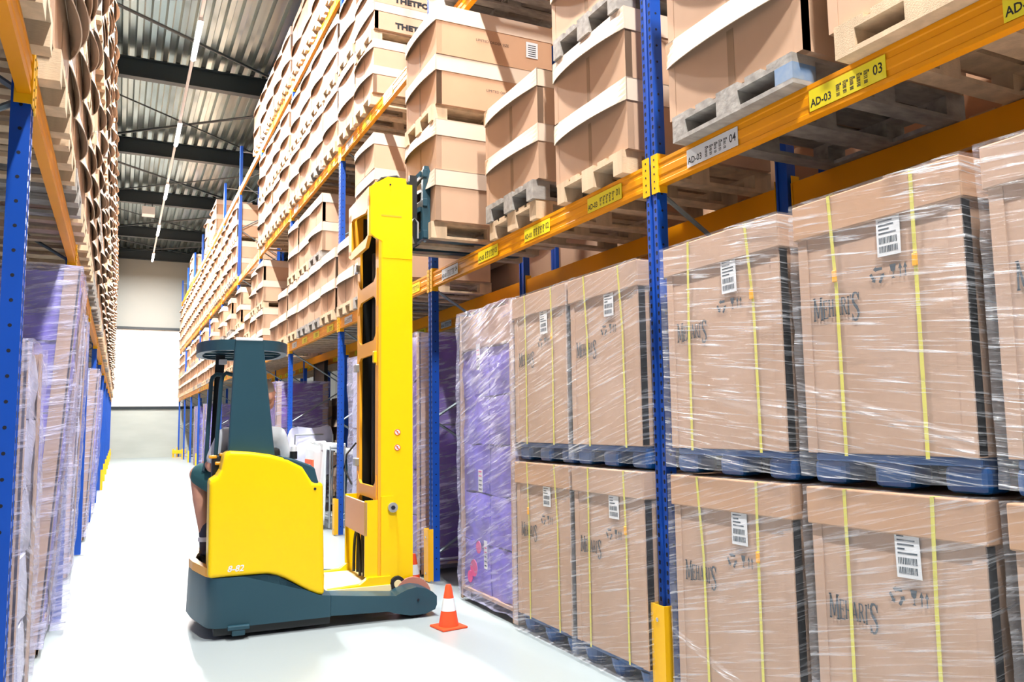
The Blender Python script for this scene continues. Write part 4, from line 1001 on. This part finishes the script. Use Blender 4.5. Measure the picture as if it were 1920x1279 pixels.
# ------------------------------------------------------------------ things on the floor behind the truck
b = MB()
t = thing('bulk_container', 'dark teal ribbed bulk container with a white rim behind the third blue post', 'container', (3.60, 11.93, 0), 0)
b.bbox(-.48, .45, -.65, .65, .14, 1.08, 'truck_teal', .02)
for q in range(9): b.box(-.495, -.48, -.60+q*.145, -.56+q*.145, .18, 1.0, 'truck_teal'); b.box(-.44+q*.1, -.41+q*.1, -.665, -.65, .18, 1.0, 'truck_teal')
b.obj('body', t)
b = MB(); b.bbox(-.52, .49, -.69, .69, 1.06, 1.16, 'panel_white', .02); b.obj('rim', t)
for a in (-.4, .38):
    b = MB(); b.bbox(a-.06, a+.06, -.62, .62, 0, .15, 'galvanised', .01); b.obj('runner', t)
t = thing('waste_bag', 'white plastic sheet bag with an orange-red print hanging behind the truck console', 'bag', (2.90, 12.45, 0), 0)
b = MB(); nU, nV = 22, 12; vs = []
for j in range(nV+1):
    for i in range(nU+1):
        u = i/nU; q = j/nV; y = .75-1.5*u; z = 1.22-1.15*q; x = -.16-.05*q+.035*sin(u*19+q*2)*(.3+q)-.03*sin(u*7)
        vs.append((x, y*(1-.10*q), z+.03*sin(u*9)*(1-q)))
b.add(vs, [(j*(nU+1)+i, j*(nU+1)+i+1, (j+1)*(nU+1)+i+1, (j+1)*(nU+1)+i) for j in range(nV) for i in range(nU)], 'bag_white')
so = b.obj('sheet', t, smooth=True); mo = so.modifiers.new('thick', 'SOLIDIFY'); mo.thickness = .02
b = MB(); b.soft(-.14, .12, -.7, .72, 1.14, 1.24, 'bag_white', step=.1, amp=.03, seed=5); b.obj('folded_top', t, smooth=True)
for group_ in (((.10, -.42, 1.0, .93), (.10, -.05, .93, .84), (-.30, -.42, .93, .62), (.08, .0, .80, .56), (-.08, -.20, .80, .56), (-.25, -.42, .62, .55)), ((.0, -.35, .22, .08), (.05, -.1, .16, .04))):
    pm = MB()
    for (y0_, y1_, z0_, z1_) in group_: pm.box(-.30, -.275, y1_, y0_, z1_, z0_, 'print_red')
    pm.obj('orange_print', t)
b = MB()
for (x, y) in ((-.10, -.70), (-.10, .72), (.12, -.70), (.12, .72)): b.tube([(x, y, 0.02), (x, y, 1.2)], .015, 'galvanised', 8)
for z in (.1, 1.18): b.tube([(-.10, -.70, z), (-.10, .72, z), (.12, .72, z), (.12, -.70, z), (-.10, -.70, z)], .013, 'galvanised', 8)
b.obj('tube_frame', t)
t = thing('film_bundle', 'crumpled heap of pinkish clear film on a small trolley behind the driver', 'film waste', (2.95, 14.6, 0), 0)
b = MB(); b.soft(-.15, .45, -.35, .40, .62, 1.45, 'white_wrap', step=.1, amp=.09, freq=3, seed=3, bulge=.08); b.obj('crumpled_film', t, smooth=True)
b = MB(); b.box(-.2, .5, -.4, .45, .16, .2, 'galvanised')
for (x, y) in ((-.18, -.38), (-.18, .43), (.48, -.38), (.48, .43)): b.tube([(x, y, .1), (x, y, 1.35)], .014, 'galvanised', 8); b.cyl((x, y, .06), .06, .03, 'y', 'rubber', 14)
for y in (-.38, .43): b.tube([(-.18, y, 1.35), (.48, y, 1.35)], .014, 'galvanised', 8)
b.box(-.17, .47, -.37, .42, .55, .62, 'galvanised'); b.obj('trolley', t)
b = MB(); b.box(3.94, 4.0, 17.15, 18.1, 1.0, 3.0, 'truck_black'); b.box(3.93, 4.01, 17.1, 17.15, 0, 3.05, 'truck_black'); b.box(3.93, 4.01, 18.1, 18.15, 0, 3.05, 'truck_black')
tag(b.obj('black_curtain_panel'), 'tall flat black panel in a frame standing between the back-to-back racks', 'panel')
